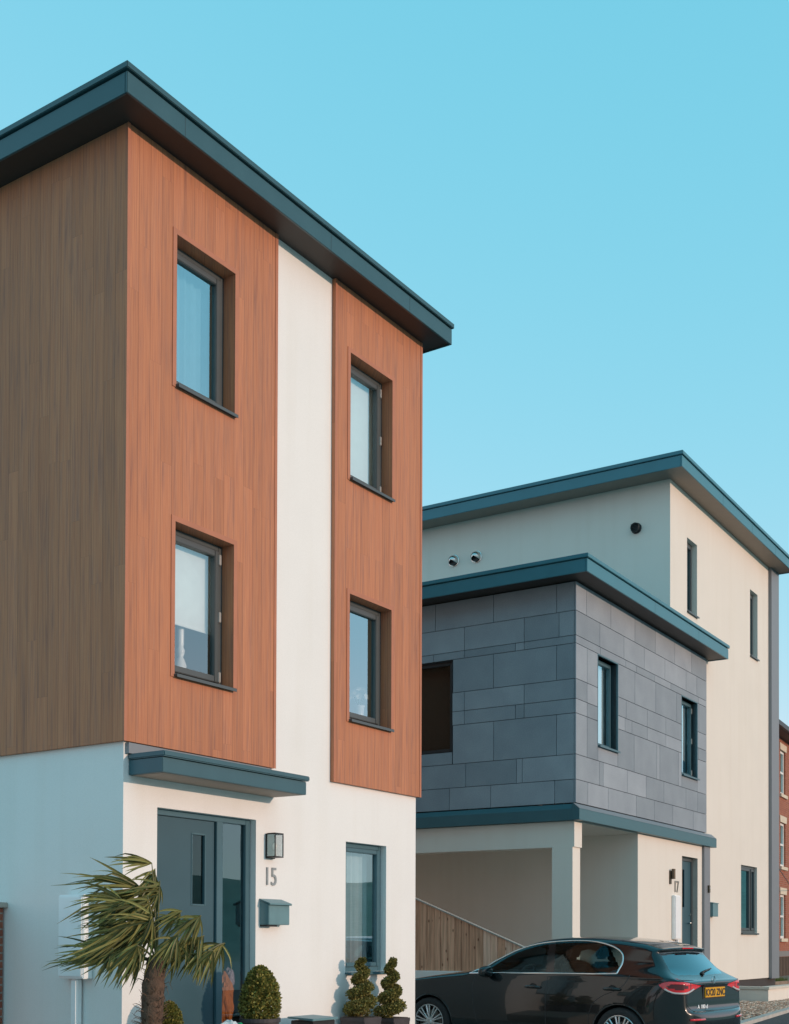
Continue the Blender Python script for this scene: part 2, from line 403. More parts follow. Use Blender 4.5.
# ------------------------------------------------------------------ windows
def window(parent, x0, x1, z0, z1, yf, rec, frame=FRAME, glass=GLASS, sill=True, hinges=True, fw=.055, sw=.06,
           blind=None, blind_to=0.0, sill_mat=None, mull=None, label=None):
    """yf: wall face, rec: recess of the frame. The window is a part of its house; sash, glass, sill, blind, hinges are its sub-parts"""
    y = yf + rec
    a = .002
    X0, X1, Z0, Z1 = x0 + a, x1 - a, z0 + a, z1 - a
    fr = MB().ring(X0, X1, Z0, Z1, fw, y, y + .07)
    if mull is not None:
        fr.box(mull - .03, mull + .03, y, y + .07, Z0 + fw, Z1 - fw)
    w = fr.build('window', frame, parent, bevel=.004)
    if label: w['label'] = label
    lights = [(X0 + fw, X1 - fw)] if mull is None else [(X0 + fw, mull - .03), (mull + .03, X1 - fw)]
    for (l0, l1) in lights:
        MB().ring(l0 + .004, l1 - .004, Z0 + fw + .004, Z1 - fw - .004, sw, y - .014, y + .05).build('sash', frame, w, bevel=.006)
        g = MB(); g.face([(l0 + sw, y + .02, Z0 + fw + sw), (l1 - sw, y + .02, Z0 + fw + sw), (l1 - sw, y + .02, Z1 - fw - sw), (l0 + sw, y + .02, Z1 - fw - sw)])
        g.build('glass', glass, w, recalc=False)
    if hinges:
        for t in (.08, .5, .9):
            zz = Z0 + (Z1 - Z0) * t
            MB().box(X1 - fw - .012, X1 - fw + .018, y - .026, y - .001, zz - .05, zz + .05).build('hinge', HINGE, w, bevel=.004)
    if sill:
        s = MB()
        s.box(x0 - .006, x1 + .016, yf - .040, y - .001, z0 - .022, z0 - .001)
        s.box(x0 - .006, x1 + .016, yf - .044, yf - .0405, z0 - .034, z0 - .001)
        s.build('sill', sill_mat or frame, w, bevel=.003)
    if blind:
        zb = Z0 + (Z1 - Z0) * blind_to
        b = MB()
        n = 24
        if blind is VOILE:     # soft folds
            for i in range(n):
                xa, xb = X0 + .02 + (X1 - X0 - .04) * i / n, X0 + .02 + (X1 - X0 - .04) * (i + 1) / n
                ya, yb = y + .16 + .02 * math.sin(i * 1.9), y + .16 + .02 * math.sin((i + 1) * 1.9)
                b.face([(xa, ya, zb), (xb, yb, zb), (xb, yb, Z1 - .02), (xa, ya, Z1 - .02)])
        else:
            b.box(X0 + .02, X1 - .02, y + .10, y + .102, zb, Z1 - .03)
            b.box(X0 + .02, X1 - .02, y + .093, y + .109, zb - .02, zb)
        b.build('curtain' if blind is VOILE else 'blind', blind, w, recalc=blind is not VOILE)
    return w

# ================================================================== HOUSE 15 (nearest)
h1 = tag(empty('town_house', (0, 0, .1)), 'tall town house with orange brown timber panels and a white strip', 'house')
_MB = MB
def house_frame(z):
    class _L(_MB):
        def build(s, *a, **k):
            s.v = [(x, y, zz - z) for x, y, zz in s.v]
            return _MB.build(s, *a, **k)
    return _L
MB = house_frame(.1)

WIN1 = [(.615, 1.42, 6.605, 7.99), (.615, 1.42, 3.94, 5.34)]
WIN2 = [(3.34, 4.165, 6.605, 7.99), (3.34, 4.16, 3.94, 5.32)]
DOORH = (.457, 1.834, .60, 2.705)
GWIN = (3.355, 4.147, 1.158, 2.595)
TOP = 8.70
# rendered shell
m = MB()
big = [(a - .03, b + .03, c - .03, d + .03) for a, b, c, d in WIN1 + WIN2]
wall_xz(m, .04, 4.77, .1, TOP, .045, [DOORH, GWIN] + big)
for h in (DOORH, GWIN):
    d = .045 + .12
    a, b, c, e = h
    m.face([(a, .045, c), (a, .045, e), (a, d, e), (a, d, c)]); m.face([(b, .045, c), (b, d, c), (b, d, e), (b, .045, e)])
    m.face([(a, .045, e), (b, .045, e), (b, d, e), (a, d, e)]); m.face([(a, .045, c), (a, d, c), (b, d, c), (b, .045, c)])
m.face([(.04, .045, .1), (.04, 8.5, .1), (.04, 8.5, TOP), (.04, .045, TOP)])
m.face([(4.77, .045, .1), (4.77, .045, TOP), (4.77, 8.5, TOP), (4.77, 8.5, .1)])
m.face([(.04, 8.5, .1), (4.77, 8.5, .1), (4.77, 8.5, TOP), (.04, 8.5, TOP)])
m.build('wall', WHITE, h1, recalc=False)
# inside: floors, back and party walls, so that the windows look into rooms
m = MB()
for z in (.62, 3.1, 5.75):
    m.box(.06, 4.75, .19, 6.0, z - .1, z)
m.box(.06, 4.75, 4.2, 4.3, .62, 8.6); m.box(2.3, 2.4, .3, 4.2, .62, 8.6); m.box(.06, 4.75, .3, 8.4, 8.5, 8.6)
m.build('interior_wall', ROOM, h1)

# timber panels
def panel(x0, x1, z0, z1, holes, wrap):
    m = MB()
    wall_xz(m, x0, x1, z0, z1, 0, holes, .17)
    if wrap:
        m.face([(x0, 0, z0), (x0, 8.5, z0 - .008), (x0, 8.5, z1), (x0, 0, z1)])
        m.face([(x0, 0, z0), (.04, .045, z0), (.04, 8.5, z0 - .008), (x0, 8.5, z0 - .008)])
    else:
        m.face([(x0, 0, z0), (x0, .045, z0), (x0, .045, z1), (x0, 0, z1)])
    if wrap: m.face([(x1, 0, z0), (x1, 0, z1), (x1, .045, z1), (x1, .045, z0)])
    m.face([(x0, 0, z0), (x1, 0, z0), (x1, .045, z0), (x0, .045, z0)])
    p = m.build('timber_cladding', WOOD, h1, recalc=False)
    # trims: slim profiles round the openings and at the panel's edges
    t = MB()
    for a, b, c, d in holes:
        t.box(a - .05, a - .001, -.008, -.001, c - .03, d + .05); t.box(b + .001, b + .05, -.008, -.001, c, d + .05)
        t.box(a - .001, b + .001, -.008, -.001, d + .001, d + .05)
    t.box(x1 - .035, x1 + .003, -.006, -.001, z0 - .002, z1); 
    if not wrap: t.box(x0 - .003, x0 + .03, -.006, -.001, z0 - .002, z1)
    else: t.box(x0 - .004, x0 + .03, -.006, -.001, z0 - .002, z1)
    t.build('edge_trim', TRIM, p, recalc=True)
    return p
panel(0, 2.075, 3.245, 8.692, WIN1, True)
panel(3.062, 4.812, 3.222, 8.692, WIN2, False)
# the boards turn the corner onto the far side wall
m = MB(); m.face([(4.812, .0, 3.222), (4.812, 8.5, 3.222), (4.812, 8.5, 8.692), (4.812, .0, 8.692)]); m.face([(4.772, .0451, 3.222), (4.812, .0451, 3.222), (4.812, 8.5, 3.222), (4.772, 8.5, 3.222)])
m.build('timber_cladding', WOOD, h1, recalc=False)

# windows of the upper floors
window(h1, *WIN1[0], 0, .14, glass=glass_mat('blue_window_glass', .40, (.70, .90, .96)), blind=VOILE, blind_to=0.0, hinges=False)
window(h1, *WIN1[1], 0, .14, blind=BLIND, blind_to=.40)
window(h1, *WIN2[0], 0, .14, blind=BLIND, blind_to=0.02)
window(h1, *WIN2[1], 0, .14, glass=glass_mat('sky_window_glass', .40, (.97, .99, .99)), hinges=False)
window(h1, *GWIN, .045, .075, frame=FRAMETEAL, glass=GLASS, blind=VOILE, hinges=False, fw=.05, sw=.045)  # voile here is added only to lighten the pane and soften its reflection

# roof with fascia and cap flashing
SOFFITB = SOFFIT
def flat_roof(parent, x0, x1, y0, y1, z0, zm, z1, mat, soffit, seams=(), pale=None, MBc=None):
    MBc = MBc or MB
    r = MBc().box(x0 + .02, x1 - .02, y0 + .02, y1 - .02, zm - .03, zm + .012).build('roof', mat, parent)
    MBc().box(x0, x1, y0, y0 + .025, z0, zm - .002).build('fascia', mat, r, bevel=.004)
    MBc().box(x0, x0 + .025, y0 + .0255, y1, z0, zm - .002).build('fascia', mat, r, bevel=.004)
    MBc().box(x1 - .025, x1, y0 + .0255, y1, z0, zm - .002).build('fascia', mat, r, bevel=.004)
    c = MBc().box(x0 - .022, x1 + .022, y0 - .022, y1, zm + .012, z1)
    c.build('cap_flashing', mat, r, bevel=.006)
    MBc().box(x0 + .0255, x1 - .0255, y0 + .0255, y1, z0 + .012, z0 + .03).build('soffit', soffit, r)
    if seams:
        for x in seams:
            MBc().box(x - .0015, x + .0015, y0 - .0012, y0 - .0002, z0 + .002, zm - .004).build('seam', BLACK, r)
    return r
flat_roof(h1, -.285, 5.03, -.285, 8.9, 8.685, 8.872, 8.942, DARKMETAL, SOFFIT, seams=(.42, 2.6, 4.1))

# entrance canopy
m = MB()
m.box(.10, 2.105, -.37, .043, 2.954, 3.085)
cn = m.build('canopy', CANOPYM, h1, bevel=.004)
MB().box(.085, 2.135, -.40, .043, 3.09, 3.14).build('cap_flashing', CANOPYM, cn, bevel=.01)
MB().box(.13, 2.08, -.345, .04, 2.9515, 2.9535).build('soffit', SOFFIT_PALE, cn)
MB().box(.06, 2.0, .0, .042, 3.142, 3.235).build('flashing_upstand', GREYBAND, cn)
MB().box(2.107, 2.109, -.372, .04, 2.956, 3.082).build('end_plate', WHITEPLASTIC, cn)

# door set: frame, leaf with slit window, sidelight
x0, x1, z0, z1 = DOORH
y = .045 + .07
fr = MB()
fr.box(x0 + .002, x0 + .045, y, y + .07, z0, z1 - .002); fr.box(x1 - .075, x1 - .002, y, y + .07, z0, z1 - .002)
fr.box(x0 + .045, x1 - .075, y, y + .07, z1 - .055, z1 - .002); fr.box(1.335, 1.425, y, y + .07, z0, z1 - .055)
fr.box(1.425, x1 - .075, y, y + .07, z0, z0 + .09)
fr = fr.build('door_frame', FRAMETEAL, h1, bevel=.004)
d = MB(); D = y + .022
wall_xz(d, x0 + .05, 1.318, z0 + .01, z1 - .06, D, [(1.012, 1.188, 1.842, 2.508)], .04)
d.face([(1.318, D, z0 + .01), (1.318, D + .05, z0 + .01), (1.318, D + .05, z1 - .06), (1.318, D, z1 - .06)])
leaf = d.build('door', DOORBLUE, h1, recalc=False)
MB().ring(1.0, 1.2, 1.83, 2.52, .016, D - .006, D + .03).build('glazing_bead', FRAMETEAL, leaf, bevel=.003)
g = MB(); g.face([(1.01, D + .02, 1.84), (1.19, D + .02, 1.84), (1.19, D + .02, 2.51), (1.01, D + .02, 2.51)]); g.build('door_glass', glass_mat('door_glass', .04, (.8, .82, .82), gain=.9), leaf, recalc=False)
g = MB(); g.face([(1.425, y + .03, z0 + .09), (1.757, y + .03, z0 + .09), (1.757, y + .03, z1 - .057), (1.425, y + .03, z1 - .057)])
g.build('sidelight_glass', glass_mat('sidelight_glass', .15, (.82, .85, .84), gain=.9), h1, recalc=False)

MB = _MB
# things fixed to, lying in or standing by this house ---------------------------------
# wall lantern
def lantern(name, label, x, yw, z0, z1, w, dep, mat, rz=0, org=(0, 0, 0)):
    o = empty(name, (org[0], org[1], org[2]), rz); tag(o, label, 'wall lamp')
    MB().box(-w / 2, w / 2, -.022, -.002, z0 - .02, z1).build('back_plate', mat, o, bevel=.003)
    f = MB(); t = .011
    for xx in (-w / 2, w / 2 - t):
        f.box(xx, xx + t, -dep, -dep + t, z0, z1 - .012)
    f.box(-w / 2, w / 2, -dep, -.023, z1 - .011, z1 + .004); f.box(-w / 2, w / 2, -dep, -.023, z0 - .012, z0 - .001)
    f.build('lantern_frame', mat, o, bevel=.002)
    g = MB()
    g.face([(-w / 2 + t, -dep + .005, z0), (w / 2 - t, -dep + .005, z0), (w / 2 - t, -dep + .005, z1 - .012), (-w / 2 + t, -dep + .005, z1 - .012)])
    g.face([(-w / 2 + .005, -dep + t, z0), (-w / 2 + .005, -.023, z0), (-w / 2 + .005, -.023, z1 - .012), (-w / 2 + .005, -dep + t, z1 - .012)])
    g.face([(w / 2 - .005, -dep + t, z0), (w / 2 - .005, -.023, z0), (w / 2 - .005, -.023, z1 - .012), (w / 2 - .005, -dep + t, z1 - .012)])
    g.build('lantern_glass', glass_mat('lantern_glass', .05, (.9, .92, .92), gain=1.0), o, recalc=False)
    zb = z0 + .02
    MB().lathe([(0, z0), (.016, z0), (.016, zb + .03), (.012, zb + .035), (.02, zb + .06), (.026, zb + .085), (.018, zb + .11), (0, zb + .118)], (0, -dep * .55, 0), 'z', 16).build('bulb', plain('bulb_glass', (.75, .73, .68), .15, 0, .02), o, smooth=True)
    return o
lantern('wall_lamp', 'black lantern with clear glass on the white wall above the house number', 0, 0, -.115, .115, .135, .13, BLACK, 0, (2.045, .045, 2.465))

# house number 15
o = text_mesh('house_number', '15', .262, plain('brushed_metal_numeral', (.36, .38, .38), .4, .7, .05, 20), None, (0, 0, 0), (R(90), 0, 0), .012, .80, 0)
o.location = (2.055, .037, 2.062); tag(o, 'grey metal house number 15 on the white wall under the lantern', 'house number')

# letter box
o = empty('letter_box', (2.06, .045, 1.66)); tag(o, 'teal letter box with sloping lid on the white wall under the number', 'letter box')
w = .165
MB().prism([(-.001, 0), (-.001, .245), (-.12, .205), (-.12, 0)], 'x', -w, w).build('box_body', POSTM, o, bevel=.005)
MB().prism([(-.003, .2485), (-.003, .262), (-.142, .215), (-.142, .196), (-.136, .196), (-.136, .2035)], 'x', -w - .012, w + .012).build('lid', POSTM, o, bevel=.003)
MB().box(-.16, .0, -.09, -.003, -.018, -.001).build('bottom_lip', BLACK, o)

# meter cupboard on the shaded side wall, with its duct
o = empty('meter_box', (.04, .575, 1.155)); tag(o, 'white meter cupboard on the shaded blue side wall behind the palm', 'meter box')
MB().box(-.115, -.001, -.165, .165, 0, .75).build('cabinet', WHITEPLASTIC, o, bevel=.008)
MB().box(-.127, -.1155, -.15, .15, .02, .73).build('door', WHITEPLASTIC, o, bevel=.004)
MB().box(-.085, -.012, -.045, .035, -1.045, -.002).build('duct', WHITEPLASTIC, o, bevel=.012)

# garden wall of brick running off the side wall
o = empty('brick_wall', (-2.2, 1.612, .1)); tag(o, 'red brick garden wall with stone coping at the left edge', 'wall')
BRICK = brick_mat('red_brick', (.26, .075, .045), (.36, .12, .07), (.30, .26, .22))
MB().box(-2.3, 2.215, 0, .22, 0, 1.70).build('brickwork', BRICK, o)
MB().box(-2.35, 2.237, -.045, .25, 1.702, 1.752).build('coping', plain('coping_stone', (.42, .38, .33), .8, 0, .12, 6, bump=.2, bscale=60), o, bevel=.006)

# low paved terrace in front of the door
o = MB().box(.0, 4.77, -.95, .043, .08, .42).build('front_step', plain('step_paving', (.40, .37, .33), .85, 0, .1, 3, bump=.15, bscale=80), None, bevel=.008)
tag(o, 'low paved step along the foot of the white wall carrying the pots', 'step')
o = MB().box(.457, 1.834, -.22, .112, .422, .598).build('doorstep', plain('doorstep_stone', (.35, .33, .30), .8, 0, .1, 5, bump=.2), None, bevel=.006)
tag(o, 'stone doorstep below the teal front door', 'step')

# flowers and ornament on the inner sills
o = empty('flower_vase', (3.97, .31, 3.955)); tag(o, 'white vase of white flowers behind the lower right upper window', 'vase')
MB().lathe([(0, .0), (.05, .0), (.062, .02), (.05, .12), (.06, .24), (.066, .26), (.056, .262)], (0, 0, 0), 'z', 20).build('vase', plain('white_china', (.82, .82, .80), .25, 0, .02), o, smooth=True)
f = MB()
for k in range(46):
    a, e = rng.uniform(0, 6.28), rng.uniform(-.2, 1.3)
    rad = .105 * rng.uniform(.7, 1)
    c = Vector((math.cos(a) * math.cos(e) * rad, math.sin(a) * math.cos(e) * rad, .36 + math.sin(e) * rad))
    n = (c - Vector((0, 0, .34))).normalized(); t = n.orthogonal().normalized(); b2 = n.cross(t)
    for p in range(6):
        th = p * 1.047 + k
        d1 = t * math.cos(th) + b2 * math.sin(th); d2 = t * math.cos(th + .9) + b2 * math.sin(th + .9)
        f.face([c, c + d1 * .03 + n * .012, c + (d1 + d2) * .024 + n * .016, c + d2 * .03 + n * .012])
f.build('blossom', plain('white_petal', (.85, .84, .80), .7, 0, .05, 30), o)
s = MB()
for k in range(7):
    a = k * .9
    s.tube([(0, 0, .2), (.02 * math.cos(a), .02 * math.sin(a), .28), (.07 * math.cos(a), .07 * math.sin(a), .38)], .004, 5)
s.build('stem', plain('green_stem', (.05, .12, .03), .6), o)

o = empty('ornament', (1.02, .31, 3.955)); tag(o, 'white porcelain figure standing behind the lower left upper window', 'ornament')
MB().lathe([(0, 0), (.075, 0), (.08, .05), (.055, .11), (.06, .17), (.04, .23), (.026, .25), (.04, .29), (.042, .32), (.03, .35), (.034, .38), (.034, .56), (.03, .62), (0, .63)], (0, 0, 0), 'z', 20).build('ornament_body', plain('porcelain', (.85, .85, .84), .25), o, smooth=True)
# ================================================================== HOUSE 17 and its tall block
O2 = (9.335, .12); A2 = .0211134647
c2, s2 = math.cos(A2), math.sin(A2)
def to_world2(x, y): return (O2[0] + c2 * x - s2 * y, O2[1] + s2 * x + c2 * y)
h2 = tag(empty('modern_house', (O2[0], O2[1], .1), A2), 'house with grey slate box over an open carport joined to a taller cream block', 'house')
MB = house_frame(.1)
G2 = .82       # floor level of the carport
# ---- slate box: backing wall and separate panels
A_, B_ = (.837, 1.64, 4.585, 6.0), (4.67, 5.53, 4.578, 6.005)
SW = (2.15, 3.2, 4.535, 6.0)     # side window (y0, y1, z0, z1)
m = MB()
wall_xz(m, .03, 6.06, 3.60, 6.96, .03, [A_, B_], .14)
for (y0, y1, z0, z1) in ((.03, SW[0], 3.6, 6.96), (SW[1], 7, 3.6, 6.96), (SW[0], SW[1], 3.6, SW[2]), (SW[0], SW[1], SW[3], 6.96)):
    m.face([(.03, y0, z0), (.03, y1, z0), (.03, y1, z1), (.03, y0, z1)])
for q in ([(0, SW[0], SW[2]), (.15, SW[0], SW[2]), (.15, SW[0], SW[3]), (0, SW[0], SW[3])], [(0, SW[1], SW[2]), (.15, SW[1], SW[2]), (.15, SW[1], SW[3]), (0, SW[1], SW[3])],
          [(0, SW[0], SW[2]), (.15, SW[0], SW[2]), (.15, SW[1], SW[2]), (0, SW[1], SW[2])], [(0, SW[0], SW[3]), (.15, SW[0], SW[3]), (.15, SW[1], SW[3]), (0, SW[1], SW[3])]):
    m.face(q)
m.face([(.03, 7, 3.6), (6.06, 7, 3.6), (6.06, 7, 6.96), (.03, 7, 6.96)])
backing = m.build('backing_wall', plain('dark_backing', (.07, .08, .09), .8), h2, recalc=False)
rows = [(3.60, 3.955), (3.955, 4.335), (4.335, 4.958), (4.958, 5.177), (5.177, 5.48), (5.48, 6.017), (6.017, 6.139), (6.139, 6.515), (6.515, 6.955)]
def panels(length, joints, holes, place):
    for (z0, z1), js in zip(rows, joints):
        xs = [0.0] + sorted(j for j in js if .05 < j < length - .05) + [length]
        for a, b in zip(xs[:-1], xs[1:]):
            pieces = [(a, b, z0, z1)]
            for h in holes:
                nxt = []
                for (p, q, r, t) in pieces:
                    if q <= h[0] or p >= h[1] or t <= h[2] or r >= h[3]: nxt.append((p, q, r, t)); continue
                    if p < h[0]: nxt.append((p, h[0], r, t))
                    if q > h[1]: nxt.append((h[1], q, r, t))
                    pp, qq = max(p, h[0]), min(q, h[1])
                    if r < h[2]: nxt.append((pp, qq, r, h[2]))
                    if t > h[3]: nxt.append((pp, qq, h[3], t))
                pieces = nxt
            for (p, q, r, t) in pieces:
                if q - p > .02 and t - r > .02: place(p + .004, q - .004, r + .004, t - .004)
def ext(base, L, step=2.4):
    out = []
    for b in base:
        k = -3
        while k < 6:
            out.append(b + k * step); k += 1
    return [v for v in out if 0 < v < L]
fj = [[.45, 1.25, 2.45, 3.3, 4.2, 5.3], [.9, 1.05, 2.05, 2.9, 3.75, 4.9, 5.55], [.42, 2.35, 3.4, 3.55, 4.5], [.42, 1.95, 2.25, 2.95, 3.85, 5.6],
      [.42, 2.0, 2.95, 3.85, 5.55], [.42, 2.38, 3.35, 4.4, 5.62], [.93, 1.98, 2.45, 3.3, 4.1, 5.6], [.91, 1.9, 2.81, 3.8, 4.9, 5.5], [.39, 1.35, 2.38, 3.33, 4.3, 5.2]]
sj = [[.35, 1.45, 2.2], [.9, 1.9, 1.0], [.32, 1.40, 2.14], [.87, 1.02, 1.93, 2.3], [.87, 1.93], [.32, 1.406, 2.14], [.87, 1.02, 1.93, 2.5], [.87, 1.93, 2.9], [.32, 1.406, 2.47]]
m = MB(); panels(6.065, fj, [A_, B_], lambda a, b, c, d: m.box(a + (.002 if a < .01 else 0), b, 0, .028, c, d)); m.build('slate_cladding', SLATE, h2, bevel=.0015)
m = MB(); sjx = [ext(j, 7, 3.6 if False else 2.62) for j in sj]
panels(7.0, sjx, [SW], lambda a, b, c, d: m.box(.001, .028, a + (.03 if a < .01 else 0), b, c, d)); m.build('slate_cladding', SLATE, h2, bevel=.0015)
window(h2, *A_, 0, .12, frame=FRAMETEAL, glass=GLASSBRIGHT, hinges=False, blind=BLIND, blind_to=.05, fw=.035, sw=.035)
window(h2, *B_, 0, .12, frame=FRAMETEAL, glass=GLASSBRIGHT, hinges=True, blind=BLIND, blind_to=.25, fw=.035, sw=.035)
# reveal linings of the slate windows
for a, b, c, d in (A_, B_):
    m = MB(); m.box(a - .02, a, -.002, .14, c, d); m.box(b, b + .02, -.002, .14, c, d); m.box(a - .02, b + .02, -.002, .14, d, d + .02)
    m.build('reveal_lining', FRAMETEAL, h2)
# side window: dark brown tinted panes
y0, y1, z0, z1 = SW
m = MB()
for (a, b, c, d) in ((y0 + .002, y0 + .06, z0 + .002, z1 - .002), (y1 - .06, y1 - .002, z0 + .002, z1 - .002), (y0 + .06, y1 - .06, z0 + .002, z0 + .06), (y0 + .06, y1 - .06, z1 - .06, z1 - .002)):
    m.box(.03, .09, a, b, c, d)
w = m.build('window', BLACK, h2, bevel=.004); w['label'] = 'dark brown side window in the slate wall'
g = MB(); g.face([(.05, y0 + .06, z0 + .06), (.05, y1 - .06, z0 + .06), (.05, y1 - .06, z1 - .06), (.05, y0 + .06, z1 - .06)]); g.build('glass', GLASSDARK, w, recalc=False)
g = MB(); g.box(.2, .21, y0 - .2, y1 + .2, z0 - .2, z1 + .2); g.build('blind', plain('brown_blind', (.10, .055, .04), .8), w)
# roof of the slate box
flat_roof(h2, -.37, 6.32, -.345, 7.3, 6.955, 7.15, 7.222, TEALMETAL, SOFFIT, seams=(2.4, 4.6), MBc=MB)
# band at its foot
m = MB()
m.prism([(-.10, 3.33), (-.10, 3.50), (.0, 3.585), (.02, 3.585), (.02, 3.33)], 'x', -.09, 6.36)
band = m.build('drip_band', BANDM, h2, bevel=.003)
m = MB(); m.face([(-.09, -.1005, 3.503), (6.355, -.1005, 3.503), (6.355, -.002, 3.588), (-.09, -.002, 3.588)]); m.build('flashing', GREYBAND, band, recalc=False)
m = MB(); m.prism([(-.09, 3.33), (-.09, 3.50), (.0, 3.585), (.02, 3.585), (.02, 3.33)], 'y', .0205, 7.0); m.build('drip_band', BANDM, h2, bevel=.003)
# ---- ground floor of the slate box: carport ceiling, beam, column, inner wall, front wall with the door
m = MB(); m.box(.285, 2.52, .02, 7, 3.315, 3.59); m.build('carport_ceiling', CREAM, h2)
m = MB(); m.box(0.0, .28, 0.022, 7.0, 2.935, 3.325); m.build('carport_beam', CREAM, h2)
for ya, yb in ((.045, .385), (5.2, 5.5)): MB().box(-.012, .265, ya, yb, .4, 2.933).build('column', CREAM, h2)
DOOR2 = (4.685, 5.54, .98, 3.08)
m = MB()
wall_xz(m, 2.522, 6.06, .45, 3.325, .002, [DOOR2], .13)
m.face([(2.522, .002, .45), (2.522, .002, 3.325), (2.522, 7, 3.325), (2.522, 7, .45)])
m.face([(0, 6.9, .45), (2.522, 6.9, .45), (2.522, 6.9, 3.325), (0, 6.9, 3.325)])
m.build('wall', CREAM, h2, recalc=False)
# door
x0, x1, z0, z1 = DOOR2; y = .002 + .09
f = MB().box(x0 + .002, x0 + .07, y, y + .06, z0, z1 - .002).box(x1 - .07, x1 - .002, y, y + .06, z0, z1 - .002).box(x0 + .07, x1 - .07, y, y + .06, z1 - .07, z1 - .002)
f.build('door_frame', FRAME, h2, bevel=.004)
m = MB(); D = y + .02; wall_xz(m, x0 + .072, x1 - .072, z0 + .01, z1 - .075, D, [(x0 + .30, x0 + .44, 2.15, 2.85)], .03)
lf = m.build('door', DOORBLUE, h2, recalc=False)
g = MB(); g.face([(x0 + .3, D + .02, 2.15), (x0 + .44, D + .02, 2.15), (x0 + .44, D + .02, 2.85), (x0 + .3, D + .02, 2.85)]); g.build('door_glass', GLASSDARK, lf, recalc=False)
MB().tube([(x1 - .14, D - .002, 1.86), (x1 - .14, D - .055, 1.86), (x1 - .27, D - .055, 1.86)], .012, 8).build('handle', STEEL, lf, smooth=True)
MB().lathe([(0, -.02), (.026, -.02), (.026, 0)], (x1 - .14, D, 2.02), 'y', 14).build('door_lock', STEEL, lf)
m = MB()
for a, b in ((x0, x0 + .003), (x1 - .003, x1)): m.box(a - .0, b, -.002, y, z0, z1)
m.box(x0 + .003, x1 - .003, -.002, y, z1 - .003, z1); m.build('reveal_lining', plain('reveal_board', (.50, .45, .40), .7), h2)
# grey corner post at the end of the front wall
MB().box(5.80, 6.145, -.045, .0, .45, 3.328).build('corner_post', GREYBAND, h2, bevel=.004)
# ---- tall cream block
UX0, UX1, PX1, UT = 4.20, 10.455, 11.05, 9.86
W1, W2, GW = (5.10, 5.66, 7.675, 9.05), (9.07, 9.62, 7.63, 9.045), (8.42, 9.565, 1.70, 3.12)
m = MB()
wall_xz(m, 6.062, PX1 - .002, .72, 6.98, .05, [GW], .16); wall_xz(m, UX0, PX1 - .002, 6.98, UT, .05, [W1, W2], .16)
m.face([(UX0, .05, 6.98), (UX0, 9, 6.98), (UX0, 9, UT), (UX0, .05, UT)])
m.face([(6.062, .05, .45), (6.062, 9, .45), (6.062, 9, 6.98), (6.062, .05, 6.98)])
m.face([(PX1 - .002, .05, .72), (PX1 - .002, .05, UT), (PX1 - .002, 9, UT), (PX1 - .002, 9, .72)])
m.face([(UX0, 9, .72), (PX1 - .002, 9, .72), (PX1 - .002, 9, UT), (UX0, 9, UT)])
m.build('wall', CREAM, h2, recalc=False)
MB().box(6.1, PX1 + .01, .075, 9, .3, .718).build('plinth', plain('dark_plinth', (.05, .042, .04), .8), h2)
MB().box(UX1, PX1, -.02, .048, .70, UT - .004).build('corner_post', GREYBAND, h2, bevel=.003)
window(h2, *W1, .05, .10, hinges=False, fw=.05, sw=.05, glass=GLASS)
window(h2, *W2, .05, .10, hinges=False, fw=.05, sw=.05, glass=GLASS)
window(h2, *GW, .05, .05, hinges=False, fw=.05, sw=.05, glass=GLASS, mull=9.2)
for a, b, c, d in (W1, W2, GW):
    m = MB(); m.box(b, b + .012, .047, .18, c, d); m.box(a - .012, a, .047, .18, c, d); m.box(a - .012, b + .012, .047, .18, d, d + .012)
    pass
# rooms behind the windows
m = MB()
for z in (.9, 3.6, 6.9): m.box(2.6, 10.9, .25, 6, z - .08, z) if z < 3 else m.box(4.3 if z > 6.5 else .2, 10.9, .25, 2.99, z - .08, z)
m.box(2.6, 10.9, 3.0, 3.1, .9, 6.9); m.box(4.3, 10.9, 3.0, 3.1, 6.9, 9.7); m.box(.2, 2.6, 3.3, 3.4, 3.6, 6.9); m.box(7, 7.1, .3, 3, .9, 9.7)
m.build('interior_wall', ROOM, h2)
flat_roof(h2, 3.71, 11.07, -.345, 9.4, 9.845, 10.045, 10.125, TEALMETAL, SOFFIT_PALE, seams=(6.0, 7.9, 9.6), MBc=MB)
MB = _MB
# ---- fittings
def w2(x, y, z): a, b = to_world2(x, y); return (a, b, z)
for (yy, zz, first) in ((4.537, 9.102, 1), (4.025, 9.097, 0)):
    o = empty('vent_cowl', w2(4.20, yy, zz), A2)
    tag(o, 'steel vent cowl on the shaded cream wall, ' + ('left one, nearer the timber house' if first else 'right one of the pair'), 'vent', 'steel vent cowls on the cream block')
    MB().lathe([(0, -.004), (.122, -.004), (.122, -.012), (.105, -.016)], (0, 0, 0), 'x', 24).build('wall_flange', STEEL, o, smooth=False)
    # hooded half dome, open below
    d = MB(); n1, n2 = 10, 16
    for i in range(n1):
        for j in range(n2):
            def P(a, b):
                th = -R(35) + R(250) * b / n2; ph = R(90) * a / n1
                r = .108
                return (-.012 - r * 1.15 * math.sin(ph) , r * math.cos(th) * math.cos(ph), r * math.sin(th) * math.cos(ph))
            d.face([P(i, j), P(i, j + 1), P(i + 1, j + 1), P(i + 1, j)])
    d.build('hood', STEEL, o, smooth=True)
    MB().lathe([(0, -.02), (.088, -.02), (.088, -.05), (0, -.05)], (0, 0, -.01), 'x', 20).build('duct_mouth', BLACK, o)
o = empty('vent_cowl', w2(4.20, .69, 9.07), A2); tag(o, 'black round vent cowl high on the grey side wall near the corner', 'vent')
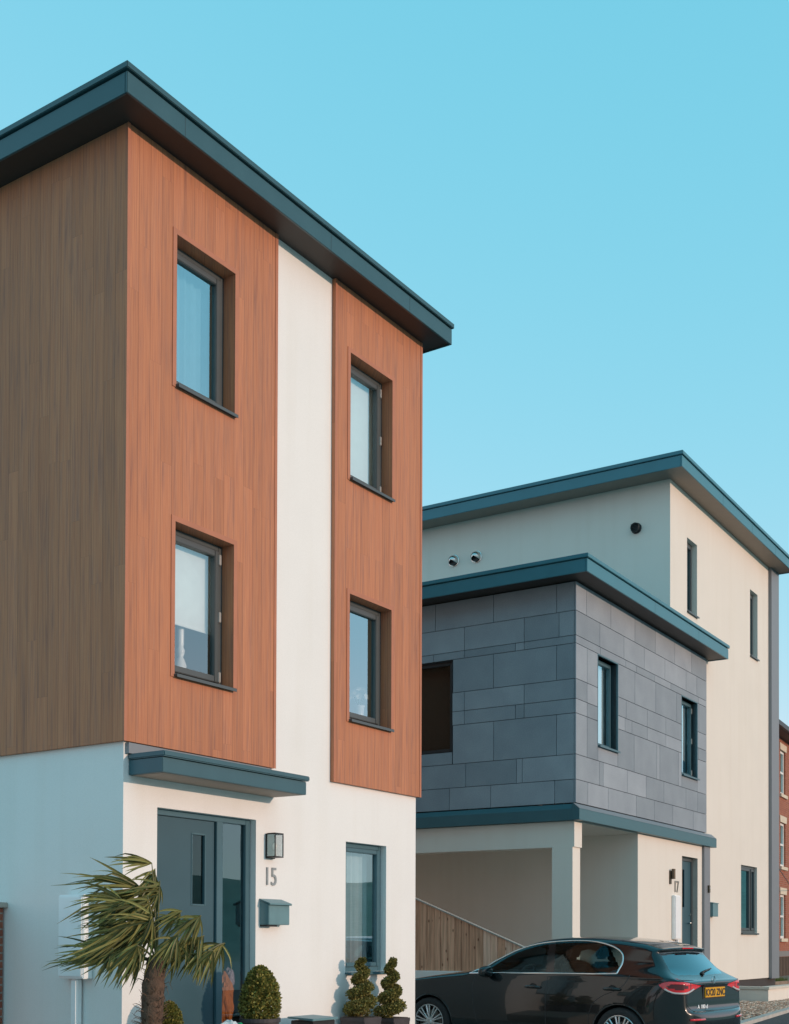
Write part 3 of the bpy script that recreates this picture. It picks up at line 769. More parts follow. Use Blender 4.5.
MB().lathe([(0, -.003), (.10, -.003), (.10, -.02), (.085, -.024), (.085, -.09), (.075, -.10)], (0, 0, 0), 'x', 24).build('cowl_body', BLACK, o, smooth=False)
d = MB()
for k in range(5): d.box(-.094, -.088, -.075, .075, -.06 + k * .028, -.052 + k * .028)
d.build('grille', BLACK, o)
o = empty('wall_lamp', w2(4.06, 0, 2.665), A2); tag(o, 'small bronze up and down lamp on the cream wall above the number 17', 'wall lamp')
BRONZE = plain('bronze', (.10, .075, .05), .4, .5, .1, 20)
MB().box(-.045, .035, -.02, .0, -.13, .11).build('back_plate', BRONZE, o, bevel=.003)
MB().lathe([(0, -.09), (.036, -.09), (.036, .09), (0, .09)], (.015, -.058, .05), 'z', 18).build('lamp_body', BRONZE, o)
o = text_mesh('house_number', '17', .30, plain('numeral_metal', (.30, .28, .25), .4, .6, .05, 20), None, (0, 0, 0), (R(90), 0, 0), .012, .85)
o.location = w2(4.37, -.008, 2.40); o.rotation_euler[2] = A2; tag(o, 'metal house number 17 on the cream wall beside the teal door', 'house number')
o = empty('meter_box', w2(4.30, 0, 1.55), A2); tag(o, 'tall white service box on the cream wall left of the far front door', 'meter box')
MB().box(-.155, .155, -.06, -.001, 0, .79).build('cabinet', WHITEPLASTIC, o, bevel=.01)
MB().box(-.145, .145, -.069, -.0605, .012, .778).build('door', plain('bright_white_plastic', (.86, .87, .88), .4, 0, .02), o, bevel=.004)
MB().tube([(-.05, -.035, .0), (-.05, -.035, -.6)], .02, 8).build('duct', GREYBAND, o); MB().tube([(.06, -.035, .0), (.06, -.035, -.6)], .02, 8).build('duct', WHITEPLASTIC, o)
o = empty('letter_box', w2(6.42, .05, 2.0), A2); tag(o, 'blue grey letter box on the tall cream wall beside the grey post', 'letter box')
MB().prism([(-.001, 0), (-.001, .27), (-.11, .25), (-.11, 0)], 'x', -.16, .16).build('box_body', POSTM, o, bevel=.004)
MB().prism([(-.001, .272), (-.001, .285), (-.125, .262), (-.125, .247)], 'x', -.17, .17).build('lid', POSTM, o, bevel=.003)
o = empty('door_bell', w2(5.94, -.045, 2.50), A2); tag(o, 'small brass bell push on the grey corner post', 'door bell')
MB().box(.05, .13, -.03, -.002, -.05, .09).build('bell_case', BRONZE, o, bevel=.004); MB().lathe([(0, -.045), (.018, -.04), (.018, -.03)], (.09, 0, .03), 'y', 12).build('push_button', STEEL, o)
# ================================================================== ground and setting
def grid_sheet(name, mat, xs, ys, fz):
    v = [(x, y, fz(x, y)) for y in ys for x in xs]; w = len(xs)
    f = [(j * w + i, j * w + i + 1, (j + 1) * w + i + 1, (j + 1) * w + i) for j in range(len(ys) - 1) for i in range(w - 1)]
    me = bpy.data.meshes.new(name); me.from_pydata(v, [], f); me.materials.append(mat); me.shade_smooth()
    o = bpy.data.objects.new(name, me); COL.objects.link(o); return o
PAVE = ground_mat('block_paving', (.36, .33, .30), (.46, .43, .39), 1.2, 60)
ASPH = ground_mat('asphalt', (.045, .047, .05), (.07, .07, .072), .8, 120)
EARTH = ground_mat('gravel_earth', (.20, .14, .10), (.32, .24, .18), 6, 70)
GRASS = ground_mat('grass_hill', (.27, .29, .22), (.36, .36, .28), .05, 1.5)
def hillz(x, y):
    d = math.hypot(x, y); 
    if d < 70: return .12
    s = min(1, (d - 70) / 110)
    k = max(0, min(1, (-y + 30) / 60)) 
    return .12 + k * s * s * (3 - 2 * s) * (12 + 7 * noise.noise(Vector((x * .014, y * .014, 3))) + 2.5 * noise.noise(Vector((x * .05, y * .05, 9))))
axis = sorted(set([-600, -420, -300] + list(range(-240, 241, 12)) + [300, 420, 600, 1200, -1200, 2500, -2500]))
tag(grid_sheet('ground', PAVE, list(range(-72, 73, 12)), list(range(-72, 73, 12)), lambda x, y: .12), kind='structure')
# countryside round the estate, one sheet out to the horizon with a ring cut for the paving
o = grid_sheet('hills', GRASS, axis, axis, lambda x, y: hillz(x, y) - .02 if math.hypot(x, y) > 70 else .05)
tag(o, kind='structure')

# front yard of number 17: gravel bed, kerb, road
def kerb_y(x): return -2.2 + (x - 10.126) * .1257
def strip(name, mat, xa, xb, fa, fb, z, kind='structure', zbot=.06, n=12):
    m = MB(); xs = [xa + (xb - xa) * i / n for i in range(n + 1)]
    for p, q in zip(xs[:-1], xs[1:]):
        m.face([(p, fa(p), z), (q, fa(q), z), (q, fb(q), z), (p, fb(p), z)])
        m.face([(p, fa(p), zbot), (q, fa(q), zbot), (q, fa(q), z), (p, fa(p), z)])
        m.face([(p, fb(p), z), (q, fb(q), z), (q, fb(q), zbot), (p, fb(p), zbot)])
    for x in (xa, xb): m.face([(x, fa(x), zbot), (x, fb(x), zbot), (x, fb(x), z), (x, fa(x), z)])
    o = m.build(name, mat); return tag(o, kind=kind)
strip('yard', EARTH, 8.36, 46, lambda x: kerb_y(x) + .13, lambda x: 14, .322)
strip('kerb', plain('kerb_concrete', (.46, .43, .39), .85, 0, .1, 5, bump=.2, bscale=70), 8.36, 46, lambda x: kerb_y(x), lambda x: kerb_y(x) + .128, .34)
strip('road', ASPH, 8.36, 60, lambda x: -12, lambda x: kerb_y(x) - .002, .285)
# loose stones of the gravel bed
m = MB()
pal = []
def stone(mb, c, s):
    rx, ry, rz = s * rng.uniform(.7, 1.3), s * rng.uniform(.7, 1.3), s * rng.uniform(.45, .9)
    a = rng.uniform(0, 6.28); ca, sa = math.cos(a), math.sin(a); n0 = len(mb.v)
    P = [(1, 0, 0), (0, 1, 0), (-1, 0, 0), (0, -1, 0), (.55, .55, .75), (-.55, .55, .7), (-.55, -.55, .75), (.55, -.55, .7), (0, 0, -1)]
    for p in P:
        x, y, z = p[0] * rx, p[1] * ry, p[2] * rz
        mb.v.append((c[0] + ca * x - sa * y, c[1] + sa * x + ca * y, c[2] + z))
    mb.f += [tuple(n0 + i for i in q) for q in ((0, 1, 4), (1, 2, 5), (2, 3, 6), (3, 0, 7), (4, 1, 5), (5, 2, 6), (6, 3, 7), (7, 0, 4), (4, 5, 6, 7), (0, 8, 1), (1, 8, 2), (2, 8, 3), (3, 8, 0))]
for k in range(9000):
    x = rng.uniform(9.2, 21); y = kerb_y(x) + .14 + rng.random() * (max(.2, (-.5 if x > 16.6 else .05) - kerb_y(x) - .2))
    stone(m, (x, y, .33), rng.uniform(.012, .034))
gm, nt, b = new_mat('pebble')
ge = N(nt, 'ShaderNodeNewGeometry'); r = ramp(nt, [(0, (.22, .12, .08)), (.35, (.48, .30, .21)), (.7, (.58, .44, .34)), (1, (.72, .62, .52))]); nt.links.new(ge.outputs['Random Per Island'], r.inputs[0])
nt.links.new(r.outputs[0], b.inputs['Base Color']); b.inputs['Roughness'].default_value = .85
tag(m.build('gravel', gm, recalc=False), 'loose pinkish brown gravel between kerb and low wall', 'gravel', kind='stuff')
# low rendered planter wall at the corner of the tall block
o = empty('planter_wall', (16.83, -.50, .30)); tag(o, 'low pale rendered wall with flat coping beside the gravel', 'wall')
m = MB(); m.box(0, 5.2, 0, .16, -.05, .262); m.box(0, .16, .16, .72, -.05, .262); m.build('wall_body', CREAM, o)
m = MB(); m.box(-.025, 5.22, -.025, .19, .264, .318); m.box(-.025, .19, .19, .72, .264, .318); m.build('coping', plain('pale_coping', (.60, .56, .49), .8, 0, .06, 6), o, bevel=.004)
m = MB(); m.box(17.0, 22.0, -.33, .55, .34, .50); m.box(20.55, 22.0, .56, 3, .34, .60); tag(m.build('bed', EARTH), kind='structure')
m = MB()
for k in range(5200):
    x, y = rng.uniform(20.6, 22), rng.uniform(.58, 2.6); h = rng.uniform(.03, .11); a = rng.uniform(0, 6.28); l = rng.uniform(-.04, .04); l2 = rng.uniform(-.04, .04)
    dx, dy = math.cos(a) * .005, math.sin(a) * .005
    m.face([(x - dx, y - dy, .595), (x + dx, y + dy, .595), (x + l, y + l2, .60 + h)])
tag(m.build('grass', leaf_mat('grass_blade', (.07, .10, .02), (.18, .20, .05), .6, .2), recalc=False), 'short grass past the far corner of the tall cream block', 'grass', kind='stuff')
# carport floor with a short ramp, door steps
m = MB(); m.prism([(-1.5, .30), (-1.5, .325), (0, .545), (8, .545), (8, .30)], 'x', 9.2, 11.7); tag(m.build('carport_floor', PAVE), kind='structure')
m = MB(); m.box(13.7, 14.95, -.42, .18, .30, .54); m.box(13.85, 14.9, -.12, .18, .541, .76); tag(m.build('entrance_steps', plain('step_concrete', (.40, .38, .35), .85, 0, .08, 4), bevel=.006), 'concrete steps up to the far teal door', 'steps')

m = MB(); m.prism([(-2.3, .08), (-2.3, .1235), (9, .265), (9, .08)], 'x', 4.78, 8.115); tag(m.build('driveway', PAVE), kind='structure')
# white retaining wall and the raked close-board fence on it
o = MB().box(8.12, 8.345, -.2, 10, .05, 1.055).build('retaining_wall', WHITE, None, bevel=.01); tag(o, 'white retaining wall under the raked timber fence', 'wall')
fe = empty('timber_fence', (8.2, 1.5, 1.06)); tag(fe, 'brown close board fence with a top raked down towards the street', 'fence')
def ftop(y): return min(2.36, 2.16 + (y - 2.26) * .394)
FB = board_mat()
m = MB(); y = .20; k = 0
while y < 9.8:
    w = .122 * (1 + .06 * math.sin(k * 2.3)); x = 8.18 - .006 * (k % 2)
    t0, t1 = ftop(y), ftop(y + w)
    n0 = len(m.v)
    q = [(x, y + .004), (x, y + w - .004), (x + .018, y + w - .004), (x + .018, y + .004)]
    zt = [t0, t1, t1, t0]
    m.v += [(a - 8.2, b - 1.5, 0.0) for a, b in q] + [(a - 8.2, b - 1.5, z - 1.06 - .012) for (a, b), z in zip(q, zt)]
    m.f += [tuple(n0 + i for i in f) for f in ((0, 1, 5, 4), (1, 2, 6, 5), (2, 3, 7, 6), (3, 0, 4, 7), (4, 5, 6, 7))]
    y += w; k += 1
m.build('boards', FB, fe)
bk = MB(); bk.prism([(.21 - 1.5, .0), (8.2, .0), (8.2, 1.26), (1.27, 1.26), (.21 - 1.5, ftop(.2) - 1.1)], 'x', .001, .012); bk.build('gap_shade_sheet', plain('gap_shade_dark', (.10, .06, .04), .9), fe)  # dark sheet: its colour stands in for shade in the board gaps
c = MB()
for (a, b) in ((.18, 2.768), (2.768, 9.8)):
    za, zb = ftop(a), ftop(b) 
    n0 = len(c.v)
    for yy, zz in ((a, za), (b, zb)):
        c.v += [(-.05, yy - 1.5, zz - 1.072), (.03, yy - 1.5, zz - 1.072), (.03, yy - 1.5, zz - 1.052), (-.05, yy - 1.5, zz - 1.052)]
    c.f += [tuple(n0 + i for i in f) for f in ((0, 1, 5, 4), (1, 2, 6, 5), (2, 3, 7, 6), (3, 0, 4, 7), (0, 3, 2, 1), (4, 5, 6, 7))]
c.build('capping_rail', plain('grey_capping', (.40, .36, .32), .8, 0, .12, 12), fe, bevel=.003)
m = MB()
for yy in (.3, 2.7, 5.1, 7.5): m.box(.02, .10, yy - 1.5, yy + .09 - 1.5, -.0, ftop(yy) - 1.06 - .03)
for zz in (.15,): m.box(.0, .02, -1.2, 8.2, zz, zz + .08)
m.build('posts_and_rails', FB, fe)

# ------------------------------------------------------------------ brick block far behind on the right
BR = R(5.3)
bb = empty('brick_building', (37.61, 5.39, .1), BR); tag(bb, 'red brick three storey block with white sash windows at the right edge', 'building')
BM = brick_mat('orange_brick', (.31, .072, .034), (.39, .112, .055), (.34, .23, .16))
STONE = plain('pale_stone', (.66, .56, .43), .8, 0, .06, 5)
wins = []
for zc in (1.55, 4.19, 6.85):
    for cx in (-2.85, 0.03, 2.95, 5.85): wins.append((cx, cx + .95, zc, zc + 1.62))
m = MB()
wall_xz(m, -4.2, 9, 0, 9.05, 0, wins, .10)
m.face([(-4.2, 0, 0), (-4.2, 10, 0), (-4.2, 10, 9.05), (-4.2, 0, 9.05)]); m.face([(9, 0, 0), (9, 0, 9.05), (9, 10, 9.05), (9, 10, 0)]); m.face([(-4.2, 10, 0), (9, 10, 0), (9, 10, 9.05), (-4.2, 10, 9.05)])
m.build('wall', BM, bb, recalc=False)
WP = plain('white_paint', (.78, .77, .74), .45, 0, .03)
for (a, b_, c, d) in wins:
    w = MB().ring(a + .002, b_ - .002, c + .002, d - .002, .09, .06, .13).box(a + .09, b_ - .09, .055, .12, (c + d) / 2 - .03, (c + d) / 2 + .04).build('window', WP, bb)
    g = MB(); g.face([(a + .08, .10, c + .08), (b_ - .08, .10, c + .08), (b_ - .08, .10, d - .08), (a + .08, .10, d - .08)]); g.build('glass', GLASS, w, recalc=False)
    MB().prism([(a - .10, d + .0), (b_ + .10, d), (b_ + .16, d + .24), (a - .16, d + .24)], 'y', -.03, -.001).build('lintel', STONE, w)
    MB().box(a - .12, b_ + .12, -.07, .06, c - .12, c - .001).build('sill', STONE, w)
m = MB(); m.box(-4.15, 8.95, .14, .2, .1, 9); m.build('interior_wall', ROOM, bb)
rf = MB().prism([(-.45, 9.05), (5, 11.2), (10.45, 9.05)], 'x', -4.5, 9.3).build('roof', plain('dark_roof_tile', (.06, .05, .05), .7), bb)
MB().box(-4.5, 9.3, -.52, -.40, 8.92, 9.08).build('gutter', plain('gutter_black', (.03, .03, .032), .5), rf)
MB().box(-4.5, 9.3, -.40, -.001, 8.90, 9.045).build('eaves_board', plain('eaves_board', (.10, .06, .045), .7), rf)
# dark fence with a grey rail in front of it
fo = empty('garden_fence', (31.8, 4.45, .2), BR); tag(fo, 'dark brown board fence with grey top rail below the brick block', 'fence')
m = MB()
for k in range(60): m.box(-2 + k * .13, -2 + k * .13 + .122, .012 * (k % 2), .012 * (k % 2) + .018, 0, .80)
m.build('boards', plain('dark_fence_board', (.10, .065, .045), .85, 0, .2, 5), fo)
m = MB(); m.box(-2, 5.8, -.02, .05, .81, 1.0); m.build('top_rail', plain('rail_grey', (.20, .19, .18), .7), fo)
tag(MB().tube([(40.5, 5.0, 6.62 - 3.0), (33, 3.7, 6.35 - 3.0), (26, 2.0, 6.5 - 3)], .012, 5).build('overhead_cable', BLACK), 'thin dark cable crossing in front of the brick block', 'cable')
# ================================================================== plants
LEAFBOX = leaf_mat('box_leaf', (.08, .083, .02), (.42, .36, .09), .5, .15)
LEAFCON = leaf_mat('conifer_leaf', (.075, .075, .022), (.36, .30, .085), .55, .12)
def leafy(points, normals, size, mat, name, parent, droop=.5):
    n = len(points)
    rv = rng.normal(size=(n, 3)); d = normals * .9 + rv * .75; d /= np.linalg.norm(d, axis=1)[:, None]
    t = np.cross(d, rng.normal(size=(n, 3))); t /= np.linalg.norm(t, axis=1)[:, None]
    L = size * rng.uniform(.6, 1.4, n)[:, None]; w = L * .36
    a = points; b_ = points + d * L * .5 + t * w; c = points + d * L; e = points + d * L * .5 - t * w
    v = np.stack([a, b_, c, e], 1).reshape(-1, 3)
    f = np.arange(n * 4).reshape(-1, 4)
    me = bpy.data.meshes.new(name); me.from_pydata(v.tolist(), [], f.tolist()); me.materials.append(mat)
    o = bpy.data.objects.new(name, me); COL.objects.link(o); o.parent = parent; return o
POTDARK = plain('dark_pot', (.050, .042, .046), .65, 0, .2, 8, bump=.25, bscale=40)
SOIL = plain('potting_soil', (.05, .035, .025), .95, 0, .3, 20, bump=.5, bscale=60)
TRUNKM = plain('shrub_stem', (.13, .09, .06), .9, 0, .2, 15)
def cone_shrub(x, y, zb, rim, top, rad, label, pr):
    o = empty('cone_shrub', (x, y, zb)); tag(o, label, 'shrub', 'clipped shrubs in pots by the white wall')
    h0, h1_ = rim - zb - .02, top - zb
    n = 14000
    t = rng.random(n) ** .85
    prof = lambda t: rad * np.clip(np.sqrt(np.clip(1 - ((t - .22) / .78) ** 2, 0, 1)) * (t > .22) + (t <= .22) * (.80 + .2 * t / .22), 0, 1) * (1 - .12 * np.clip(t - .4, 0, 1))
    ang = rng.uniform(0, 2 * np.pi, n); lump = 1 + .05 * np.sin(ang * 5 + t * 9) + .045 * np.sin(ang * 9 - t * 17 + 2)
    r = prof(t) * lump * rng.uniform(.42, 1.0, n) ** .55
    P = np.stack([r * np.cos(ang), r * np.sin(ang), h0 + t * (h1_ - h0)], 1)
    Nn = np.stack([np.cos(ang), np.sin(ang), .5 + t * 1.2 - .5], 1)
    leafy(P, Nn, .026, LEAFBOX, 'foliage', o)
    MB().tube([(0, 0, h0 - .05), (.005, 0, h0 + .1), (0, 0, h0 + .3)], [.02, .017, .012], 8).build('stem', TRUNKM, o)
    p = rim - zb
    MB().lathe([(0, .002), (pr * .78, .002), (pr * .80, .02), (pr * .98, p - .04), (pr * 1.06, p - .035), (pr * 1.06, p), (pr * .94, p), (pr * .92, p - .03)], (0, 0, 0), 'z', 28).build('pot', POTDARK, o)
    MB().lathe([(0, p - .03), (pr * .93, p - .035)], (0, 0, 0), 'z', 20).build('soil', SOIL, o)
    return o
cone_shrub(1.44, -.35, .42, .765, 1.245, .185, 'rounded cone of box in a dark pot right of the teal door', .185)
cone_shrub(.27, -.30, .42, .70, .945, .105, 'smaller rounded shrub mostly hidden behind the palm trunk', .12)
def spiral_shrub(x, y, zb, rim, top, rad, label, phase, lean):
    o = empty('spiral_shrub', (x, y, zb)); tag(o, label, 'shrub', 'clipped shrubs in pots by the white wall')
    h0, h1_ = rim - zb, top - zb
    n = 15000; t = rng.random(n) ** 1.25
    turns = 3.6
    th = phase + t * turns * 2 * np.pi
    Rh = rad * .50 * (1 - .82 * t); rt = rad * .60 * (1 - .70 * t) * (1 + .08 * np.sin(t * 57))
    d = rng.normal(size=(n, 3)); d /= np.linalg.norm(d, axis=1)[:, None]
    C = np.stack([Rh * np.cos(th) + lean * t, Rh * np.sin(th), h0 + .05 + t * (h1_ - h0 - .09)], 1)
    rr = rt * rng.uniform(.55, 1, n) ** .5
    P = C + d * rr[:, None] * np.array([1, 1, .66])
    leafy(P, d + np.array([0, 0, .3]), .024, LEAFCON, 'foliage', o)
    zz = np.linspace(0, 1, 16)
    MB().tube([(lean * q, 0, h0 - .04 + q * (h1_ - h0 - .02)) for q in zz], [.014 * (1 - .7 * q) + .002 for q in zz], 7).build('stem', TRUNKM, o)
    p = rim - zb; w = .16
    m = MB(); m.prism([(-w * .85, 0), (w * .85, 0), (w, p - .04), (w * 1.05, p - .04), (w * 1.05, p), (-w * 1.05, p), (-w * 1.05, p - .04), (-w, p - .04)], 'y', -w, w)
    m.build('pot', POTDARK, o, bevel=.006)
    MB().box(-w * .9, w * .9, -w * .9, w * .9, p, p + .006).build('soil', SOIL, o)
    return o
spiral_shrub(3.33, -.185, .42, .675, 1.335, .185, 'spiral clipped conifer in a dark square pot under the ground floor window', .6, .012)
spiral_shrub(3.90, -.185, .42, .640, 1.325, .170, 'spiral clipped conifer nearest the house corner beside the car', 2.1, .02)

# teal plastic box with a sloping lid between the pots
o = empty('recycling_box', (2.33, -.30, .42)); tag(o, 'teal plastic storage box between the cone shrub and the spiral shrubs', 'box')
MB().prism([(-.16, 0), (.16, 0), (.19, .28), (-.19, .28)], 'y', -.14, .14).build('box_body', BLACK, o, bevel=.008)
m = MB(); m.prism([(-.165, .282), (.165, .30), (.165, .318), (-.165, .305)], 'x', -.215, .215)
m.build('lid', POSTM, o, bevel=.006)

# white and green plastic bag on the terrace by the door
o = empty('plastic_bag', (.86, -.50, .42)); tag(o, 'crumpled white and green plastic bag lying by the foot of the door', 'bag')
def crumple(c, r, seed, mat, name):
    bm = bmesh.new(); bmesh.ops.create_icosphere(bm, subdivisions=4, radius=1)
    for v in bm.verts:
        n = v.co.normalized(); k = 1 + .22 * noise.noise(n * 2.3 + Vector((seed, 0, 0))) + .13 * abs(noise.noise(n * 6 + Vector((0, seed, 0)))) + .05 * noise.noise(n * 14)
        v.co = Vector((n.x * r[0], n.y * r[1], n.z * r[2])) * k + Vector(c)
        v.co.z = max(v.co.z, .002)
    me = bpy.data.meshes.new(name); bm.to_mesh(me); bm.free(); me.materials.append(mat)
    q = bpy.data.objects.new(name, me); COL.objects.link(q); q.parent = o
crumple((-.02, 0, .16), (.14, .12, .185), 3.1, plain('white_film', (.62, .66, .66), .35, 0, .1, 20), 'bag_body')
crumple((.06, -.06, .21), (.085, .08, .11), 8.4, plain('green_film', (.01, .38, .14), .35, 0, .15, 20), 'green_print')

# orange bag standing in the hall just behind the sidelight
o = empty('shopping_bag', (1.66, .30, .62)); tag(o, 'orange bag standing inside behind the tall sidelight of the front door', 'bag')
crumple((0, 0, .27), (.105, .085, .27), 5.7, plain('orange_cloth', (.62, .19, .03), .7, 0, .2, 12), 'bag_body')
crumple((.05, -.02, .50), (.06, .05, .10), 2.2, plain('lilac_cloth', (.42, .34, .45), .7, 0, .15, 14), 'bag_lining')

# ------------------------------------------------------------------ windswept fan palm
YAW = 0.98108886
PR = Vector((math.cos(YAW), -math.sin(YAW), 0)); PU = Vector((0, 0, 1)); PD = Vector((math.sin(YAW), math.cos(YAW), 0))   # across, up and away as the wind sees it
palm = empty('palm_tree', (-.46, -.85, .12)); tag(palm, 'windswept fan palm with a shaggy brown trunk in front of the teal door', 'palm tree')
CROWN = Vector((.02, 0, 1.20))
# trunk with fibrous stubs
m = MB()
tp = [(.0, 0, -.02), (-.02, 0, .35), (-.035, 0, .7), (-.02, 0, 1.0), (0.015, 0, 1.24)]
tr = [.105, .095, .085, .092, .07]
path = []; rad = []
for i in range(33):
    s = i / 32 * 4; k = min(3, int(s)); u = s - k
    p = Vector(tp[k]).lerp(Vector(tp[k + 1]), u); path.append(p); rad.append((tr[k] * (1 - u) + tr[k + 1] * u) * (1 + .05 * math.sin(i * 2.1)))
m.tube(path, rad, 18)
m.build('trunk', plain('palm_fibre', (.105, .062, .040), .95, 0, .35, 30, bump=.9, bscale=70), palm, smooth=True)
m = MB()
for k in range(620):
    z = rng.uniform(.02, 1.2); i = min(31, int(z / 1.24 * 32)); c = path[i]; a = rng.uniform(0, 6.28); r0 = rad[i] * .92
    d = Vector((math.cos(a), math.sin(a), 0)); p0 = c + d * r0 + Vector((0, 0, z - c.z)); up = rng.uniform(-.2, 1.0); L = rng.uniform(.03, .085); w = Vector((-d.y, d.x, 0)) * rng.uniform(.003, .012)
    p1 = p0 + (d * rng.uniform(.25, .8) + Vector((0, 0, up))) * L
    m.face([p0 - w, p0 + w, p1 + w * .2, p1 - w * .2])
for k in range(60):
    z = rng.uniform(.1, 1.2); i = min(31, int(z / 1.24 * 32)); c = path[i]; a = rng.uniform(0, 6.28); d = Vector((math.cos(a), math.sin(a), 0))
    p0 = c + d * rad[i] + Vector((0, 0, z - c.z)); m.tube([p0, p0 + d * .05 + Vector((0, 0, .02)), p0 + d * .08 + Vector((0, 0, rng.uniform(-.06, .05)))], [.004, .003, .001], 4)
m.build('trunk_fibre', leaf_mat('palm_hair', (.06, .035, .022), (.19, .12, .08), .9, 0), palm, recalc=False)
PALM = leaf_mat('palm_leaf', (.034, .046, .012), (.40, .35, .11), .42, .25)
PETI = plain('palm_stalk', (.13, .12, .04), .5, 0, .15, 10)
def V3(a, b, d): return PR * a + PU * b + PD * d
def frond(hub, ang0, ang1, n, L, wind, curl=.5, dz=0.0, tilt=.25, seed=0, wd=1.08, along=0.0):
    """hub: across/up/away from the crown; ang: fan range in the plane facing the street; wind: how the tips are swept"""
    r = random.Random(seed)
    H = CROWN + V3(*hub)
    mid = CROWN + V3(hub[0] * .45, hub[1] * .70, hub[2] * .4)
    st = []
    for i in range(9):
        t = i / 8; st.append(CROWN * (1 - t) ** 2 + mid * 2 * t * (1 - t) + H * t * t)
    fr = MB().tube(st, [.010 - .006 * i / 8 for i in range(9)], 6).build('frond', PETI, palm, smooth=True)
    m = MB()
    n = int(n * 1.05)
    for i in range(n):
        t = (i + .5) / n; a = ang0 + (ang1 - ang0) * t + r.gauss(0, .17 if hub[0] < .05 else .32)
        l = L * (.66 + .34 * math.sin(math.pi * t)) * r.uniform(.62, 1.15)
        d = V3(math.cos(a), math.sin(a), tilt * math.sin(a * 1.7 + seed) + r.uniform(-.45, .45)).normalized()
        wv = V3(*wind) * r.uniform(.5, 1.5) + V3(r.gauss(0, .18), r.gauss(0, .22), r.gauss(0, .2))
        nrm = d.cross(V3(r.uniform(-.6, .6), r.uniform(-.6, .6), 1)).normalized()
        fold = d.cross(nrm).normalized()
        K = 7; pts = []; p = H.copy() if not along else st[8].lerp(st[8 - int(8 * along)], r.random()); dd = d.copy(); kink = r.randint(3, 6) if r.random() < .3 else -1
        for k in range(K + 1):
            pts.append(p.copy())
            dd = (dd + wv * (curl / K) * (k / K) * 2.2 + V3(0, -1, 0) * (dz / K) * (k / K) * 2).normalized()
            if k == kink: dd = (dd + V3(-.35, -.7, 0) * r.uniform(.3, .9)).normalized()
            p = p + dd * (l / K)
        W = [.004, .008, .0095, .0095, .0085, .0065, .004, .0005]
        n0 = len(m.v); f_ = wd * r.uniform(.75, 1.2)
        for k, q in enumerate(pts):
            w = W[k] * f_
            m.v += [tuple(q + nrm * w + fold * w * .5), tuple(q), tuple(q - nrm * w + fold * w * .5)]
        for k in range(K):
            b0 = n0 + k * 3
            m.f += [(b0, b0 + 1, b0 + 4, b0 + 3), (b0 + 1, b0 + 2, b0 + 5, b0 + 4)]
    m.build('leaflets', PALM, fr, recalc=False)
W_ = (-1.0, -.10, 0)
# left side: tips streaming away to the left in the wind
frond((-.14, .60, .05), 2.5, 3.7, 36, .66, W_, 1.2, .2, seed=1)
frond((-.28, .52, -.10), 2.5, 4.2, 36, .50, W_, 1.1, .4, seed=2, along=.3)
frond((-.08, .46, .18), 2.7, 4.5, 36, .60, W_, 1.0, .5, seed=3, along=.3)
frond((-.18, .32, -.05), 2.8, 4.4, 38, .56, W_, 1.1, .4, seed=4, along=.4)
frond((-.30, .24, .02), 2.8, 4.3, 36, .44, W_, 1.0, .5, seed=5, along=.4)
frond((-.40, .075, .0), 2.95, 3.45, 34, .60, W_, .9, .2, seed=15, along=.25)
frond((-.34, .11, -.06), 3.5, 5.0, 34, .30, (-.8, -.5, 0), .6, 1.0, seed=16, along=.5)
frond((-.05, .80, .02), 2.5, 3.5, 16, .34, W_, 1.0, .3, seed=6)
frond((-.03, .76, .05), 3.4, 5.0, 28, .28, (-.9, -.4, 0), .7, .8, seed=17, along=.3)
frond((-.02, .40, -.15), 2.8, 4.7, 36, .52, W_, 1.0, .6, seed=7, along=.4)
frond((-.12, .14, -.2), 3.2, 4.8, 30, .42, (-.9, -.4, 0), .6, .8, seed=8, along=.4)
frond((-.06, .54, -.1), 2.9, 4.7, 36, .46, W_, 1.0, .6, seed=18, along=.4)
frond((.02, .66, .0), 2.9, 4.6, 28, .40, W_, 1.0, .6, seed=19, along=.3)
# right side: stalks held right, leaflets combed back and drooping
frond((.20, .42, .0), 2.9, 4.4, 22, .26, (-.9, -.4, 0), .8, .6, seed=9, along=.3)
frond((.36, .38, -.05), 3.2, 4.6, 30, .30, (-.8, -.5, 0), .7, .8, seed=10, along=.34)
frond((.54, .16, .05), 3.4, 4.9, 32, .36, (-.6, -.6, 0), .6, 1.0, seed=11, along=.34)
frond((.38, .22, .0), 3.4, 4.8, 34, .36, (-.7, -.6, 0), .6, 1.0, seed=14, along=.4)
frond((.20, .22, -.15), 3.4, 4.9, 30, .34, (-.7, -.6, 0), .6, .9, seed=12, along=.34)
frond((.10, .14, .12), 3.5, 5.2, 24, .34, (-.5, -.6, 0), .5, .9, seed=13, along=.3)
frond((.46, .10, -.05), 3.5, 4.9, 22, .30, (-.6, -.6, 0), .6, 1.0, seed=20, along=.34)
